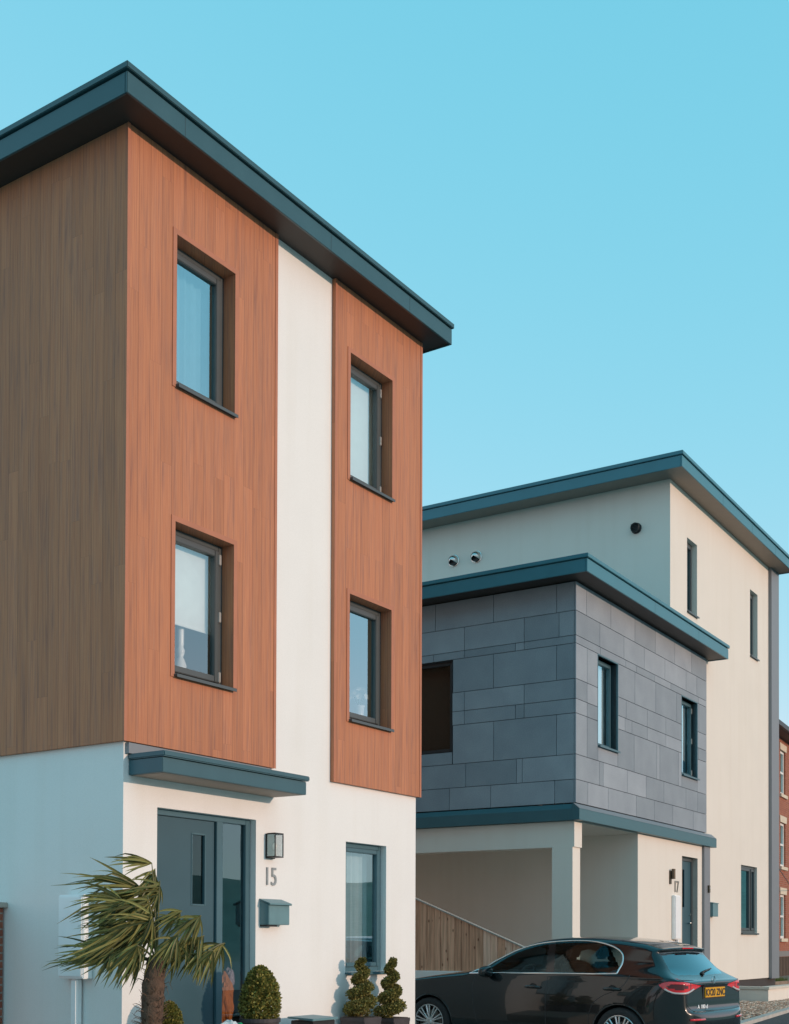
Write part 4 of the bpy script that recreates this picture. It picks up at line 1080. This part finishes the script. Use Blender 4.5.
# ================================================================== the parked hatchback
def catmull(P, k=8, closed=False):
    P = [np.array(p, float) for p in P]; out = []; n = len(P)
    for i in range(n if closed else n - 1):
        if closed: a, b, c, d = P[i - 1], P[i], P[(i + 1) % n], P[(i + 2) % n]
        else: a, b, c, d = P[max(i - 1, 0)], P[i], P[i + 1], P[min(i + 2, n - 1)]
        for j in range(k):
            t = j / k
            out.append(.5 * ((2 * b) + (-a + c) * t + (2 * a - 5 * b + 4 * c - d) * t * t + (-a + 3 * b - 3 * c + d) * t ** 3))
    if not closed: out.append(P[-1])
    return np.array(out)
def poly_sdf_table(poly, x0, x1, y0, y1, h):
    xs = np.arange(x0, x1 + h, h); ys = np.arange(y0, y1 + h, h)
    X, Y = np.meshgrid(xs, ys, indexing='ij'); D = np.full(X.shape, 1e9); S = np.zeros(X.shape, int)
    n = len(poly)
    for i in range(n):
        ax, ay = poly[i]; bx, by = poly[(i + 1) % n]; ex, ey = bx - ax, by - ay; L = ex * ex + ey * ey
        if L < 1e-12: continue
        t = np.clip(((X - ax) * ex + (Y - ay) * ey) / L, 0, 1)
        D = np.minimum(D, (X - ax - t * ex) ** 2 + (Y - ay - t * ey) ** 2)
        if ay != by:
            c = ((ay <= Y) & (by > Y)) | ((by <= Y) & (ay > Y))
            S += (c & (X < ax + (Y - ay) * ex / ey)).astype(int)
    return xs, ys, np.where(S % 2 == 1, -1, 1) * np.sqrt(D)
def lookup(tab, x, y):
    xs, ys, T = tab; h = xs[1] - xs[0]
    fx = np.clip((x - xs[0]) / h, 0, len(xs) - 1.001); fy = np.clip((y - ys[0]) / h, 0, len(ys) - 1.001)
    i = fx.astype(int); j = fy.astype(int); u = fx - i; v = fy - j
    return (T[i, j] * (1 - u) + T[i + 1, j] * u) * (1 - v) + (T[i, j + 1] * (1 - u) + T[i + 1, j + 1] * u) * v
SIDE = [(3.46, .19), (3.54, .30), (3.565, .45), (3.55, .60), (3.47, .73), (3.36, .80), (3.05, .888), (2.65, .955), (2.25, 1.005), (2.06, 1.04),
        (1.86, 1.155), (1.58, 1.298), (1.28, 1.388), (.95, 1.430), (.55, 1.440), (.18, 1.424), (-.12, 1.385), (-.30, 1.347), (-.405, 1.322), (-.407, 1.306), (-.375, 1.288),
        (-.375, 1.26), (-.49, 1.13), (-.605, 1.015), (-.68, .965), (-.735, .938), (-.740, .88), (-.745, .76), (-.752, .66), (-.770, .615), (-.815, .585), (-.838, .50), (-.83, .36), (-.78, .22), (-.70, .19)]
SIDE = np.vstack([catmull(SIDE, 6)])
PLAN = [(3.565, 0), (3.555, .30), (3.50, .55), (3.38, .73), (3.15, .84), (2.75, .888), (2.2, .897), (1.2, .90), (.2, .90), (-.15, .893), (-.42, .872), (-.62, .82), (-.755, .715), (-.825, .53), (-.855, .28), (-.862, 0)]
pl = catmull(PLAN, 6); PLANP = np.vstack([pl, pl[::-1][1:-1] * [1, -1]])
T1 = poly_sdf_table(SIDE, -1.0, 3.75, .0, 1.65, .006)
T2 = poly_sdf_table(PLANP, -1.0, 3.75, -1.05, 1.05, .008)
HZ = np.array([.10, .19, .30, .40, .55, .66, .74, .82, .90, .955]); HW = np.array([.74, .80, .862, .882, .897, .897, .888, .874, .856, .838])
def smax(a, b, k): 
    h = np.clip(.5 + .5 * (a - b) / k, 0, 1); return b * (1 - h) + a * h + k * h * (1 - h)
def sstep(x, a, b): t = np.clip((x - a) / (b - a), 0, 1); return t * t * (3 - 2 * t)
def car_f(x, y, z):
    ay = np.abs(y)
    xf = x + .17 * y * y * sstep(x, .9, 1.9) * sstep(z, .7, 1.0) - .16 * y * y * sstep(-x, .1, .5) * sstep(z, .9, 1.1)
    zf = z + (.075 * sstep(z, 1.1, 1.35) + .05 * sstep(z, .7, .95) * sstep(x, 1.9, 2.3)) * y * y
    f1 = lookup(T1, xf, zf)
    f2 = lookup(T2, x, y)
    zb = .955 + .02 * sstep(-x, -1.5, .2)
    lower = np.interp(z, HZ, HW)
    taper = .085 * np.clip((.75 - x) / 1.25, 0, 1.3) ** 1.8 + .05 * np.clip((x - 1.1) / .9, 0, 1) ** 2
    t = z - zb
    upper = (.838 - .505 * t - .12 * t * t) - taper * sstep(t, -.02, .20)
    hw = np.where(t < 0, lower, np.minimum(upper, .838))
    f3 = (ay - hw) * np.where(t > 0, .89, .985)
    f = smax(f1, f3, .075)
    f = smax(f, f2, .03)
    for cx in (0., 2.729):
        r = np.hypot(x - cx, z - .315)
        f = np.maximum(f, -np.maximum(r - .352, .52 - ay))
    return f
H_ = .0165
gx = np.arange(-.92, 3.66, H_); gy = np.arange(-.99, .9901, H_); gz = np.arange(.10, 1.53, H_)
GX, GY, GZ = np.meshgrid(gx, gy, gz, indexing='ij')
F = car_f(GX, GY, GZ); F = np.where(np.abs(F) < 1e-9, 1e-9, F)
ins = F < 0
nx, ny, nz = F.shape
# surface nets
c = np.zeros((nx - 1, ny - 1, nz - 1), int)
for a in (0, 1):
    for b_ in (0, 1):
        for d in (0, 1): c += ins[a:nx - 1 + a, b_:ny - 1 + b_, d:nz - 1 + d]
act = (c > 0) & (c < 8); idx = -np.ones(act.shape, int); ii = np.argwhere(act); idx[act] = np.arange(len(ii))
acc = np.zeros((len(ii), 3)); cnt = np.zeros(len(ii))
org = np.array([gx[0], gy[0], gz[0]])
corners = [(a, b_, d) for a in (0, 1) for b_ in (0, 1) for d in (0, 1)]
for p in corners:
    for ax in range(3):
        if p[ax]: continue
        q = list(p); q[ax] = 1; q = tuple(q)
        fa = F[ii[:, 0] + p[0], ii[:, 1] + p[1], ii[:, 2] + p[2]]; fb = F[ii[:, 0] + q[0], ii[:, 1] + q[1], ii[:, 2] + q[2]]
        cr = (fa < 0) != (fb < 0); t = np.where(cr, fa / (fa - fb + 1e-20), 0)
        pos = ii + np.array(p) + np.eye(3)[ax] * t[:, None]
        acc[cr] += pos[cr]; cnt[cr] += 1
Vc = org + acc / cnt[:, None] * H_
def grad(P, h):
    g = np.empty_like(P)
    for k in range(3):
        e = np.zeros(3); e[k] = h
        g[:, k] = car_f(*(P + e).T) - car_f(*(P - e).T)
    return g / (2 * h)
for _ in range(3):
    g = grad(Vc, .004); f = car_f(*Vc.T); Vc = Vc - np.clip(f / np.maximum((g * g).sum(1), .3), -.01, .01)[:, None] * g
NRM = grad(Vc, .011); NRM /= np.linalg.norm(NRM, axis=1)[:, None]
quads = []
for ax in range(3):
    o1, o2 = [(1, 2), (2, 0), (0, 1)][ax]
    sl0 = [slice(1, -1)] * 3; sl1 = [slice(1, -1)] * 3
    sl0[ax] = slice(0, F.shape[ax] - 1); sl1[ax] = slice(1, F.shape[ax])
    a, b_ = ins[tuple(sl0)], ins[tuple(sl1)]
    for sgn, msk in ((1, a & ~b_), (-1, ~a & b_)):
        e = np.argwhere(msk); e[:, o1] += 1; e[:, o2] += 1
        def cell(d1, d2):
            k = e.copy(); k[:, o1] -= d1; k[:, o2] -= d2; return idx[k[:, 0], k[:, 1], k[:, 2]]
        q = np.stack([cell(1, 1), cell(0, 1), cell(0, 0), cell(1, 0)], 1)
        quads.append(q if sgn > 0 else q[:, ::-1])
Q = np.vstack(quads); Q = Q[(Q >= 0).all(1)]
FC = Vc[Q].mean(1); FN = NRM[Q].mean(1)
def inpoly(P, poly):
    x, y = P[:, 0], P[:, 1]; r = np.zeros(len(P), bool); n = len(poly)
    for i in range(n):
        (ax, ay), (bx, by) = poly[i], poly[(i + 1) % n]
        if ay == by: continue
        cnd = ((ay <= y) & (by > y)) | ((by <= y) & (ay > y)); r ^= cnd & (x < ax + (y - ay) * (bx - ax) / (by - ay))
    return r
DLO = catmull([(2.14, .955), (1.80, 1.132), (1.52, 1.262), (1.25, 1.338), (.95, 1.372), (.60, 1.383), (.33, 1.366), (.12, 1.318), (-.01, 1.24), (-.045, 1.14), (-.03, 1.06), (-.02, 1.012)], 8)
DLO[:, 0] += .095 * np.clip((1.0 - DLO[:, 0]) / .8, 0, 1); DLO = np.vstack([DLO, [[.4, 1.0], [1.2, .985]]])       # outline of the side windows inside the bright trim
BP = [(1.02, .95), (.90, .95), (1.03, 1.42), (1.12, 1.42)]  # pillar between the doors
QP = [(.0, 1.03), (-.28, 1.075), (-.32, 1.10), (-.26, 1.20), (-.14, 1.29), (.04, 1.345), (.24, 1.362), (.14, 1.30), (.05, 1.2)]
XZ = FC[:, [0, 2]]; YZ = np.stack([np.abs(FC[:, 1]), FC[:, 2]], 1); AY = np.abs(FC[:, 1])
lateral = np.abs(FN[:, 1]) > .45
part = np.full(len(Q), 'body', dtype=object)
low = FC[:, 2] < .265 + .10 * sstep(-FC[:, 0], .55, .75); part[low] = 'lower_trim'
arch = (np.hypot(FC[:, 0], FC[:, 2] - .315) < .358) & (AY > .45) | (np.hypot(FC[:, 0] - 2.729, FC[:, 2] - .315) < .358) & (AY > .45)
rear = (FN[:, 0] < -.35) & (FC[:, 0] < -.3)
RW = [(0, 1.272), (.50, 1.262), (.545, 1.245), (.60, 1.12), (.635, 1.04), (.60, 1.015), (0, 1.005)]
part[rear & inpoly(YZ, RW) & (FC[:, 0] < -.365)] = 'rear_window'
WS = [(0, 1.055), (.66, 1.06), (.62, 1.16), (.56, 1.30), (.50, 1.375), (0, 1.395)]
part[(FN[:, 0] > .25) & (FC[:, 0] > 1.1) & inpoly(YZ, WS)] = 'windscreen'
sd = lateral & (FC[:, 2] > .94)
part[sd & inpoly(XZ, DLO.tolist())] = 'side_window'
part[sd & inpoly(XZ, DLO.tolist()) & inpoly(XZ, BP)] = 'pillar'
part[sd & inpoly(XZ, QP)] = 'pillar'
SW_ = AY + np.maximum(0, FC[:, 0] + .66) * .9                    # runs along the back and on round the corner
SZ = np.stack([SW_, FC[:, 2]], 1)
TL = catmull([(1.02, .905), (.97, .935), (.88, .951), (.78, .948), (.66, .938), (.5, .918), (.36, .903), (.29, .896), (.38, .874), (.52, .842), (.66, .808), (.80, .800), (.90, .822), (.98, .862)], 5, True)
tlm = inpoly(SZ, TL.tolist()) & (FC[:, 0] < -.36) & (FC[:, 2] > .7)
part[tlm] = 'tail_light'
part[tlm & inpoly(SZ, catmull([(.93, .885), (.86, .915), (.74, .912), (.64, .89), (.68, .866), (.80, .858)], 4, True).tolist())] = 'tail_light_inner'
part[tlm & (np.abs(AY - .60) < .008)] = 'lower_trim'
part[arch] = 'lower_trim'
part[(FC[:, 2] < .6) & (FC[:, 0] > 3.3) & (AY < .55) & (FC[:, 2] > .3)] = 'lower_trim'

def ysurf(x, z, s=1):
    lo, hi = .3, 1.05
    for _ in range(34):
        m_ = (lo + hi) / 2
        if car_f(np.array([x]), np.array([m_]), np.array([z]))[0] < 0: lo = m_
        else: hi = m_
    return s * lo
def xsurf(y, z):
    lo, hi = .2, -1.1
    for _ in range(34):
        m_ = (lo + hi) / 2
        if car_f(np.array([m_]), np.array([y]), np.array([z]))[0] < 0: lo = m_
        else: hi = m_
    return lo
PAINT, nt, b = new_mat('black_car_paint')
b.inputs['Base Color'].default_value = (.002, .005, .006, 1); b.inputs['Roughness'].default_value = .22; b.inputs['Coat Weight'].default_value = 1; b.inputs['Coat Roughness'].default_value = .02; b.inputs['Metallic'].default_value = .0
b.inputs['Specular IOR Level'].default_value = .3; b.inputs['Coat IOR'].default_value = 1.46
mp = mapped(nt); nz_ = N(nt, 'ShaderNodeTexNoise'); nz_.inputs['Scale'].default_value = 3; nz_.inputs['Detail'].default_value = 6; nt.links.new(mp.outputs[0], nz_.inputs[0])
rr = N(nt, 'ShaderNodeMapRange'); rr.inputs['To Min'].default_value = .16; rr.inputs['To Max'].default_value = .30; nt.links.new(nz_.outputs['Fac'], rr.inputs[0]); nt.links.new(rr.outputs[0], b.inputs['Roughness'])
CARGLASS = glass_mat('car_glass', .0, (.66, .74, .72), gain=1.1)
CARGLASSR = glass_mat('dark_rear_glass', .04, (.10, .14, .15), gain=2.0)
CHROME = plain('bright_trim', (.75, .75, .74), .12, 1, .02, 20)
GLOSSB = plain('gloss_black', (.01, .011, .012), .08, 0, .05, 5, spec=.6)
LOWT = plain('textured_black', (.016, .017, .018), .6, 0, .1, 30)
TRED = plain('red_lens', (.72, .012, .02), .10, 0, .1, 30, coat=.8)
TDARK = plain('smoked_lens', (.10, .012, .014), .12, 0, .1, 30, coat=.8)
TWHT = plain('clear_lens', (.55, .50, .48), .12, 0, .1, 40, coat=.8)
TYRE = plain('tyre_rubber', (.022, .022, .023), .85, 0, .15, 30)
RIM = plain('alloy', (.60, .60, .60), .28, .85, .05, 20)
CARM = {'body': PAINT, 'lower_trim': LOWT, 'side_window': CARGLASS, 'windscreen': CARGLASS, 'rear_window': CARGLASSR, 'pillar': GLOSSB, 'tail_light': TRED, 'tail_light_inner': TDARK, 'reversing_light': TWHT}
car = empty('parked_car', (6.401, -2.315, .1215), R(84.626)); car.rotation_euler[1] = -R(.716); tag(car, 'glossy black five door hatchback parked beside the white wall', 'car')
def sub(name, mask, mat, parent):
    q = Q[mask]; u, inv = np.unique(q, return_inverse=True); inv = inv.reshape(q.shape)
    me = bpy.data.meshes.new(name); me.from_pydata(Vc[u].tolist(), [], inv.tolist()); me.materials.append(mat); me.shade_smooth()
    me.normals_split_custom_set_from_vertices(NRM[u].tolist())
    o = bpy.data.objects.new(name, me); COL.objects.link(o); o.parent = parent; return o
body = sub('body', part == 'body', PAINT, car)
left = FC[:, 1] > 0
for nm in ('windscreen', 'rear_window', 'lower_trim'): sub(nm, part == nm, CARM[nm], car)
def sz_point(s_, z, sg, cache={}):
    """a point on the rear corner: s_ runs outwards along the back and round onto the side"""
    z = float(z)
    ys_ = np.linspace(.15, .86, 200); lo = np.full(200, -.2); hi = np.full(200, -1.1)
    zz = np.full(200, z)
    for _ in range(22):
        m_ = (lo + hi) / 2; i_ = car_f(m_, ys_, zz) < 0; lo = np.where(i_, m_, lo); hi = np.where(i_, hi, m_)
    ok = lo < -.21
    xs_ = np.linspace(-.72, -.1, 120); l2 = np.full(120, .3); h2_ = np.full(120, 1.05); z2 = np.full(120, z)
    for _ in range(22):
        m_ = (l2 + h2_) / 2; i_ = car_f(xs_, m_, z2) < 0; l2 = np.where(i_, m_, l2); h2_ = np.where(i_, h2_, m_)
    ok2 = l2 > .5
    X_ = np.concatenate([lo[ok], xs_[ok2]]); Y_ = np.concatenate([ys_[ok], l2[ok2]])
    S_ = Y_ + np.maximum(0, X_ + .66) * .9; k = int(np.argmin(np.abs(S_ - s_)))
    return (float(X_[k]), sg * float(Y_[k]), z)
front_w = FC[:, 0] > .99
for sm in (left, ~left):
    sub('side_window', (part == 'side_window') & sm & front_w, CARGLASS, car)
    sub('side_window', (part == 'side_window') & sm & ~front_w, CARGLASS, car)
    sub('pillar', (part == 'pillar') & sm & (FC[:, 0] > .6), GLOSSB, car); sub('quarter_pane', (part == 'pillar') & sm & (FC[:, 0] < .6), GLOSSB, car)
    t = sub('tail_light', (part == 'tail_light') & sm, TRED, car)
    sub('inner_lens', (part == 'tail_light_inner') & sm, TDARK, t)
    sg = 1 if sm is left else -1
    for nm_, crv, rad_, mt_ in (('lens_gap', TL, .0055, GLOSSB), ('reversing_light', TL[TL[:, 1] < .845], .011, TWHT)):
        q3 = [sz_point(a_, b_, sg) for a_, b_ in crv]
        if nm_ == 'reversing_light': q3 = [(x_, y_, z_ + .016) for x_, y_, z_ in q3]
        MB().tube(q3, rad_, 6, closed=nm_ == 'lens_gap').build(nm_, mt_, t, smooth=True)
for s in (1, -1):
    pts = [(x, ysurf(x, z, s), z) for x, z in DLO]
    MB().tube(pts, .0105, 6, closed=True).build('window_trim', CHROME, car, smooth=True)
    # door shut lines
    g = MB()
    for line in ([(.985, .945), (.985, .80), (.985, .55), (.985, .34)], [(2.02, .94), (2.06, .80), (2.03, .55), (1.98, .34)], [(-.10, 1.0), (-.05, .90), (.06, .82), (.22, .755), (.34, .66), (.395, .52), (.40, .36)],
                 [(1.98, .34), (.985, .325), (.40, .36)]):
        c_ = catmull(line, 6); g.tube([(x, ysurf(x, z, s) - s * .0012, z) for x, z in c_], .0042, 5)
    g.build('door_gap', BLACK, car)
    # handles
    for hx, hz in ((1.17, .822), (.10, .838)):
        y = ysurf(hx, hz, s)
        h = MB().tube([(hx + .115, y - s * .004, hz - .004), (hx + .085, y + s * .022, hz), (hx, y + s * .030, hz + .003), (hx - .085, y + s * .022, hz), (hx - .115, y - s * .004, hz - .004)], [.012, .016, .017, .016, .012], 10)
        h.build('door_handle', PAINT, car, smooth=True)
        MB().lathe([(0, .0), (.05, -.001), (.058, -.0)], (hx, y - s * .0005, hz - .012), 'y', 20).build('handle_recess', BLACK, car)
    # wing mirror
    bm = bmesh.new(); bmesh.ops.create_icosphere(bm, subdivisions=4, radius=1)
    for v in bm.verts:
        n = v.co.normalized(); q = 2.6
        k = (abs(n.x) ** q + abs(n.y) ** q + abs(n.z) ** q) ** (-1 / q); v.co = n * k
        v.co = Vector((v.co.x * (.075 if v.co.x > 0 else .05), v.co.y * .115, v.co.z * .072 * (1 - .18 * v.co.y * s)))
    me = bpy.data.meshes.new('wing_mirror'); bm.to_mesh(me); bm.free(); me.shade_smooth(); me.materials.append(PAINT)
    o = bpy.data.objects.new('wing_mirror', me); COL.objects.link(o); o.parent = car; o.location = (1.80, s * .955, .985)
    MB().tube([(1.84, s * .80, .955), (1.82, s * .90, .96)], [.022, .018], 8).build('mirror_arm', BLACK, o).location = (-1.80, -s * .955, -.985)
    # arch lips
    for cx in (0., 2.729):
        pts = []
        for k in range(25):
            a = R(-5 + 190 * k / 24); x, z = cx + .352 * math.cos(a), .315 + .352 * math.sin(a); pts.append((x, ysurf(cx + .358 * math.cos(a), .315 + .358 * math.sin(a), s) - s * .006, z))
        MB().tube(pts, .010, 6).build('arch_lip', PAINT, car, smooth=True)
# wheels
for cx in (0., 2.729):
    for s in (1, -1):
        w = empty('wheel', (cx, s * .785, .315)); w.parent = car
        o_ = s * .105
        prof = [(.215, -.10), (.235, -.105), (.29, -.105), (.310, -.085), (.315, -.05), (.315, .05), (.310, .085), (.29, .105), (.238, .105), (.228, .098)]
        MB().lathe([(r, h * s) for r, h in prof], (0, 0, 0), 'y', 48).build('tyre', TYRE, w, smooth=True)
        m = MB().lathe([(.228, .100 * s), (.222, .103 * s), (.214, .098 * s), (.208, .07 * s), (.205, -.09 * s)], (0, 0, 0), 'y', 48)
        for k in range(10):
            a = k * math.pi / 5 + .2
            for da, wd in ((-.09, .010), (.09, .010)):
                a0, a1 = a + da * .9, a + da * 1.25
                p0 = Vector((math.cos(a0) * .045, .082 * s, math.sin(a0) * .045)); p1 = Vector((math.cos(a1) * .212, .094 * s, math.sin(a1) * .212))
                m.tube([p0, p0.lerp(p1, .5) + Vector((0, s * .006, 0)), p1], [wd * .9, wd, wd * 1.1], 6)
        m.lathe([(0, .10 * s), (.028, .099 * s), (.034, .094 * s), (.062, .088 * s), (.066, .06 * s)], (0, 0, 0), 'y', 24)
        m.build('rim', RIM, w, smooth=False)
        MB().lathe([(.0, .03 * s), (.15, .03 * s), (.155, .02 * s), (.155, .0)], (0, 0, 0), 'y', 32).build('brake_disc', plain('brake_disc', (.20, .19, .18), .4, .8), w)
        MB().lathe([(.0, -.08 * s), (.30, -.08 * s)], (0, 0, 0), 'y', 24).build('arch_liner', BLACK, w)
# rear details
xr = xsurf(0, .80)
MB().box(xr - .006, xr + .02, -.30, .30, .735, .885).build('plate_recess', LOWT, car, bevel=.004)
MB().box(xr - .020, xr - .0065, -.262, .262, .758, .870).build('number_plate', plain('yellow_plate', (.72, .36, .015), .35, 0, .06, 15), car, bevel=.003)
t = text_mesh('plate_lettering', 'KX20 ZNC', .108, BLACK, car, (0, 0, 0), (R(90), 0, R(-90)), .002, 1.0, .003)
t.location = (xr - .0215, 0, .777)
MB().box(xr - .030, xr - .002, -.33, .33, .886, .903).build('plate_chrome_strip', GLOSSB, car, bevel=.004)
# emblem: ring with a three pointed star
xe = xsurf(0, .942) - .006
e = MB(); e.tube([(xe - (.0) , .042 * math.cos(a), .955 + .042 * math.sin(a)) for a in np.linspace(0, 2 * math.pi, 28, endpoint=False)], .0045, 6, closed=True)
for k in range(3):
    a = R(90 + 120 * k); d = (math.cos(a), math.sin(a)); p = (-d[1], d[0])
    e.face([(xe - .002, p[0] * .008, .955 + p[1] * .008), (xe - .002, d[0] * .041, .955 + d[1] * .041), (xe - .002, -p[0] * .008, .955 - p[1] * .008), (xe - .002, -d[0] * .008, .955 - d[1] * .008)])
e.build('emblem', CHROME, car)
yb = .335; t = text_mesh('model_lettering', 'A 180 d', .062, WHITEPLASTIC, car, (0, 0, 0), (R(90), 0, R(-90)), .004, 1.15, .001); t.location = (xsurf(yb, .66) - .012, yb, .637); t.rotation_euler = (0, 0, R(-4))
m = MB().tube([(xsurf(.02, 1.035) - .02, .02, 1.035), (xsurf(-.10, 1.05) - .02, -.10, 1.052), (xsurf(-.36, 1.075) - .016, -.36, 1.075)], [.012, .012, .007], 8); m.tube([(xsurf(.02, 1.02) - .006, .02, 1.02), (xsurf(.02, 1.035) - .03, .02, 1.035)], [.03, .022], 12); m.build('rear_wiper', BLACK, car, smooth=True)
m = MB(); m.prism([(-.414, 1.320), (-.38, 1.322), (-.38, 1.303), (-.412, 1.306)], 'y', -.14, .14); m.build('brake_light', TRED, car)
for s in (1, -1):
    g = MB()
    pts = [(xsurf(y * 1.0, .52 + .01 * k) - .002, s * y, .52) for k, y in enumerate((.42, .52, .62, .68))]
    g.tube(pts, .013, 8); g.build('reflector', TRED, car, smooth=True)
# boot lid gap and bumper line
g = MB()
pts = [(xsurf(y, z), y, z) for y, z in catmull([(-.70, .625), (-.5, .612), (0, .605), (.5, .612), (.62, .630), (.70, .70), (.72, .78)], 8)]
g.tube([(x + .0015, y, z) for x, y, z in pts], .0045, 5); g.build('boot_gap', BLACK, car)
# cabin: floor tub, dashboard, seats
CAB = plain('cabin_trim', (.020, .020, .022), .8, 0, .1, 8); SEAT = plain('seat_cloth', (.045, .040, .038), .85, 0, .15, 12)
MB().box(-.55, 2.2, -.74, .74, .30, .36).box(1.70, 2.05, -.68, .68, .60, .99).box(-.66, -.50, -.62, .62, .36, .90).build('cabin_tub', CAB, car, bevel=.03)
for sx in (1.05, .15):
    for sy in (.36, -.36):
        q = MB(); q.box(sx - .02, sx + .50, sy - .24, sy + .24, .50, .62)
        q.prism([(sx - .04, .55), (sx + .10, .55), (sx - .10, 1.12), (sx - .22, 1.12)], 'y', sy - .23, sy + .23)
        st = q.build('seat', SEAT, car, bevel=.03)
        MB().prism([(sx - .14, 1.15), (sx - .07, 1.15), (sx - .10, 1.30), (sx - .19, 1.30)], 'y', sy - .13, sy + .13).build('headrest', SEAT, st, bevel=.03)
MB().tube([(1.62 - .10 * math.sin(a), .37 + .18 * math.cos(a), .92 + .15 * math.sin(a)) for a in np.linspace(0, 2 * math.pi, 24, endpoint=False)], .016, 8, closed=True).build('steering_wheel', CAB, car, smooth=True)
# things lying in the back of the car
cp_ = Matrix.Translation((6.401, -2.315, .1215)) @ Matrix.Rotation(R(84.626), 4, 'Z') @ Vector((.42, .05, .98)); o = empty('cushion', cp_); tag(o, 'bright blue cushion on the back seat seen through the rear side window', 'cushion')
bm = bmesh.new(); bmesh.ops.create_icosphere(bm, subdivisions=3, radius=1)
for v in bm.verts:
    n = v.co.normalized(); v.co = Vector((n.x * .10, n.y * .16, n.z * .07)) * (1 + .08 * noise.noise(n * 3))
me = bpy.data.meshes.new('cushion_body'); bm.to_mesh(me); bm.free(); me.shade_smooth(); me.materials.append(plain('blue_cloth', (.02, .30, .45), .8, 0, .1, 10)); q = bpy.data.objects.new('cushion_body', me); COL.objects.link(q); q.parent = o
# ================================================================== daylight
SUN_EL, SUN_AZ = 9.0, 9.0        # degrees above the horizon; towards +x from straight in front of the facades
w = bpy.data.worlds.new('World'); scene.world = w; w.use_nodes = True
nt = w.node_tree; bg = nt.nodes['Background']
sky = nt.nodes.new('ShaderNodeTexSky'); sky.sky_type = 'NISHITA'; sky.sun_disc = False
sky.sun_elevation = R(SUN_EL); sky.sun_rotation = R(180 - SUN_AZ); sky.air_density = 1; sky.dust_density = .3; sky.ozone_density = 3
sp = nt.nodes.new('ShaderNodeSeparateColor'); cb = nt.nodes.new('ShaderNodeCombineColor')
nt.links.new(sky.outputs[0], sp.inputs[0])
# colour grade of the sky (the photograph's is teal): out = k * (sky * .1) ** g per channel
for i, (k, g) in enumerate(((4.15, .95), (1.155, .25), (1.16, .20))):
    pw = nt.nodes.new('ShaderNodeMath'); pw.operation = 'POWER'; pw.inputs[1].default_value = g
    ml = nt.nodes.new('ShaderNodeMath'); ml.operation = 'MULTIPLY'; ml.inputs[1].default_value = k * 10 * .1 ** g
    nt.links.new(sp.outputs[i], pw.inputs[0]); nt.links.new(pw.outputs[0], ml.inputs[0]); nt.links.new(ml.outputs[0], cb.inputs[i])
    if i == 0:      # keep the red of the low glow near the sun in range
        mn = nt.nodes.new('ShaderNodeMath'); mn.operation = 'MINIMUM'; mn.inputs[1].default_value = 9.5
        nt.links.new(ml.outputs[0], mn.inputs[0]); nt.links.new(mn.outputs[0], cb.inputs[0])
nt.links.new(cb.outputs[0], bg.inputs[0]); bg.inputs[1].default_value = .1
ld = bpy.data.lights.new('sun', 'SUN'); ld.energy = 2.06; ld.color = (1, .70, .53); ld.angle = R(.5)
lo = bpy.data.objects.new('sun', ld); COL.objects.link(lo)
sd = Vector((math.sin(R(SUN_AZ)) * math.cos(R(SUN_EL)), -math.cos(R(SUN_AZ)) * math.cos(R(SUN_EL)), math.sin(R(SUN_EL))))
lo.rotation_euler = sd.to_track_quat('Z', 'Y').to_euler(); lo.location = (0, -20, 15)

# ================================================================== camera
F_, yaw, pitch, roll, cv = 1233.66767, .981088866, .0146103473, .00352816752, 923.145242
cy, sy = math.cos(yaw), math.sin(yaw)
Rm = Matrix(((cy, -sy, 0), (0, 0, 1), (sy, cy, 0)))
P = Matrix(((1, 0, 0), (0, math.cos(pitch), -math.sin(pitch)), (0, math.sin(pitch), math.cos(pitch))))
Qm = Matrix(((math.cos(roll), math.sin(roll), 0), (-math.sin(roll), math.cos(roll), 0), (0, 0, 1)))
W = Qm @ P @ Rm
right, up, fwd = W[0], W[1], W[2]
cd = bpy.data.cameras.new('camera'); co = bpy.data.objects.new('camera', cd); COL.objects.link(co)
co.matrix_world = Matrix(((right[0], up[0], -fwd[0], -7.61), (right[1], up[1], -fwd[1], -7.94), (right[2], up[2], -fwd[2], 1.5), (0, 0, 0, 1)))
cd.sensor_fit = 'AUTO'; cd.sensor_width = 36; cd.lens = F_ * 36 / 1024
cd.shift_y = (cv - 512) / 1024; cd.shift_x = 0
cd.clip_start = .05; cd.clip_end = 6000
scene.camera = co
scene.view_settings.view_transform = 'Standard'; scene.view_settings.look = 'None'
scene.view_settings.exposure = 0; scene.view_settings.gamma = 1; scene.view_settings.use_curve_mapping = False
scene.cycles.max_bounces = 10; scene.cycles.diffuse_bounces = 4; scene.cycles.glossy_bounces = 5; scene.cycles.transparent_max_bounces = 16
scene.cycles.use_denoising = True
scene.cycles.sample_clamp_indirect = 6
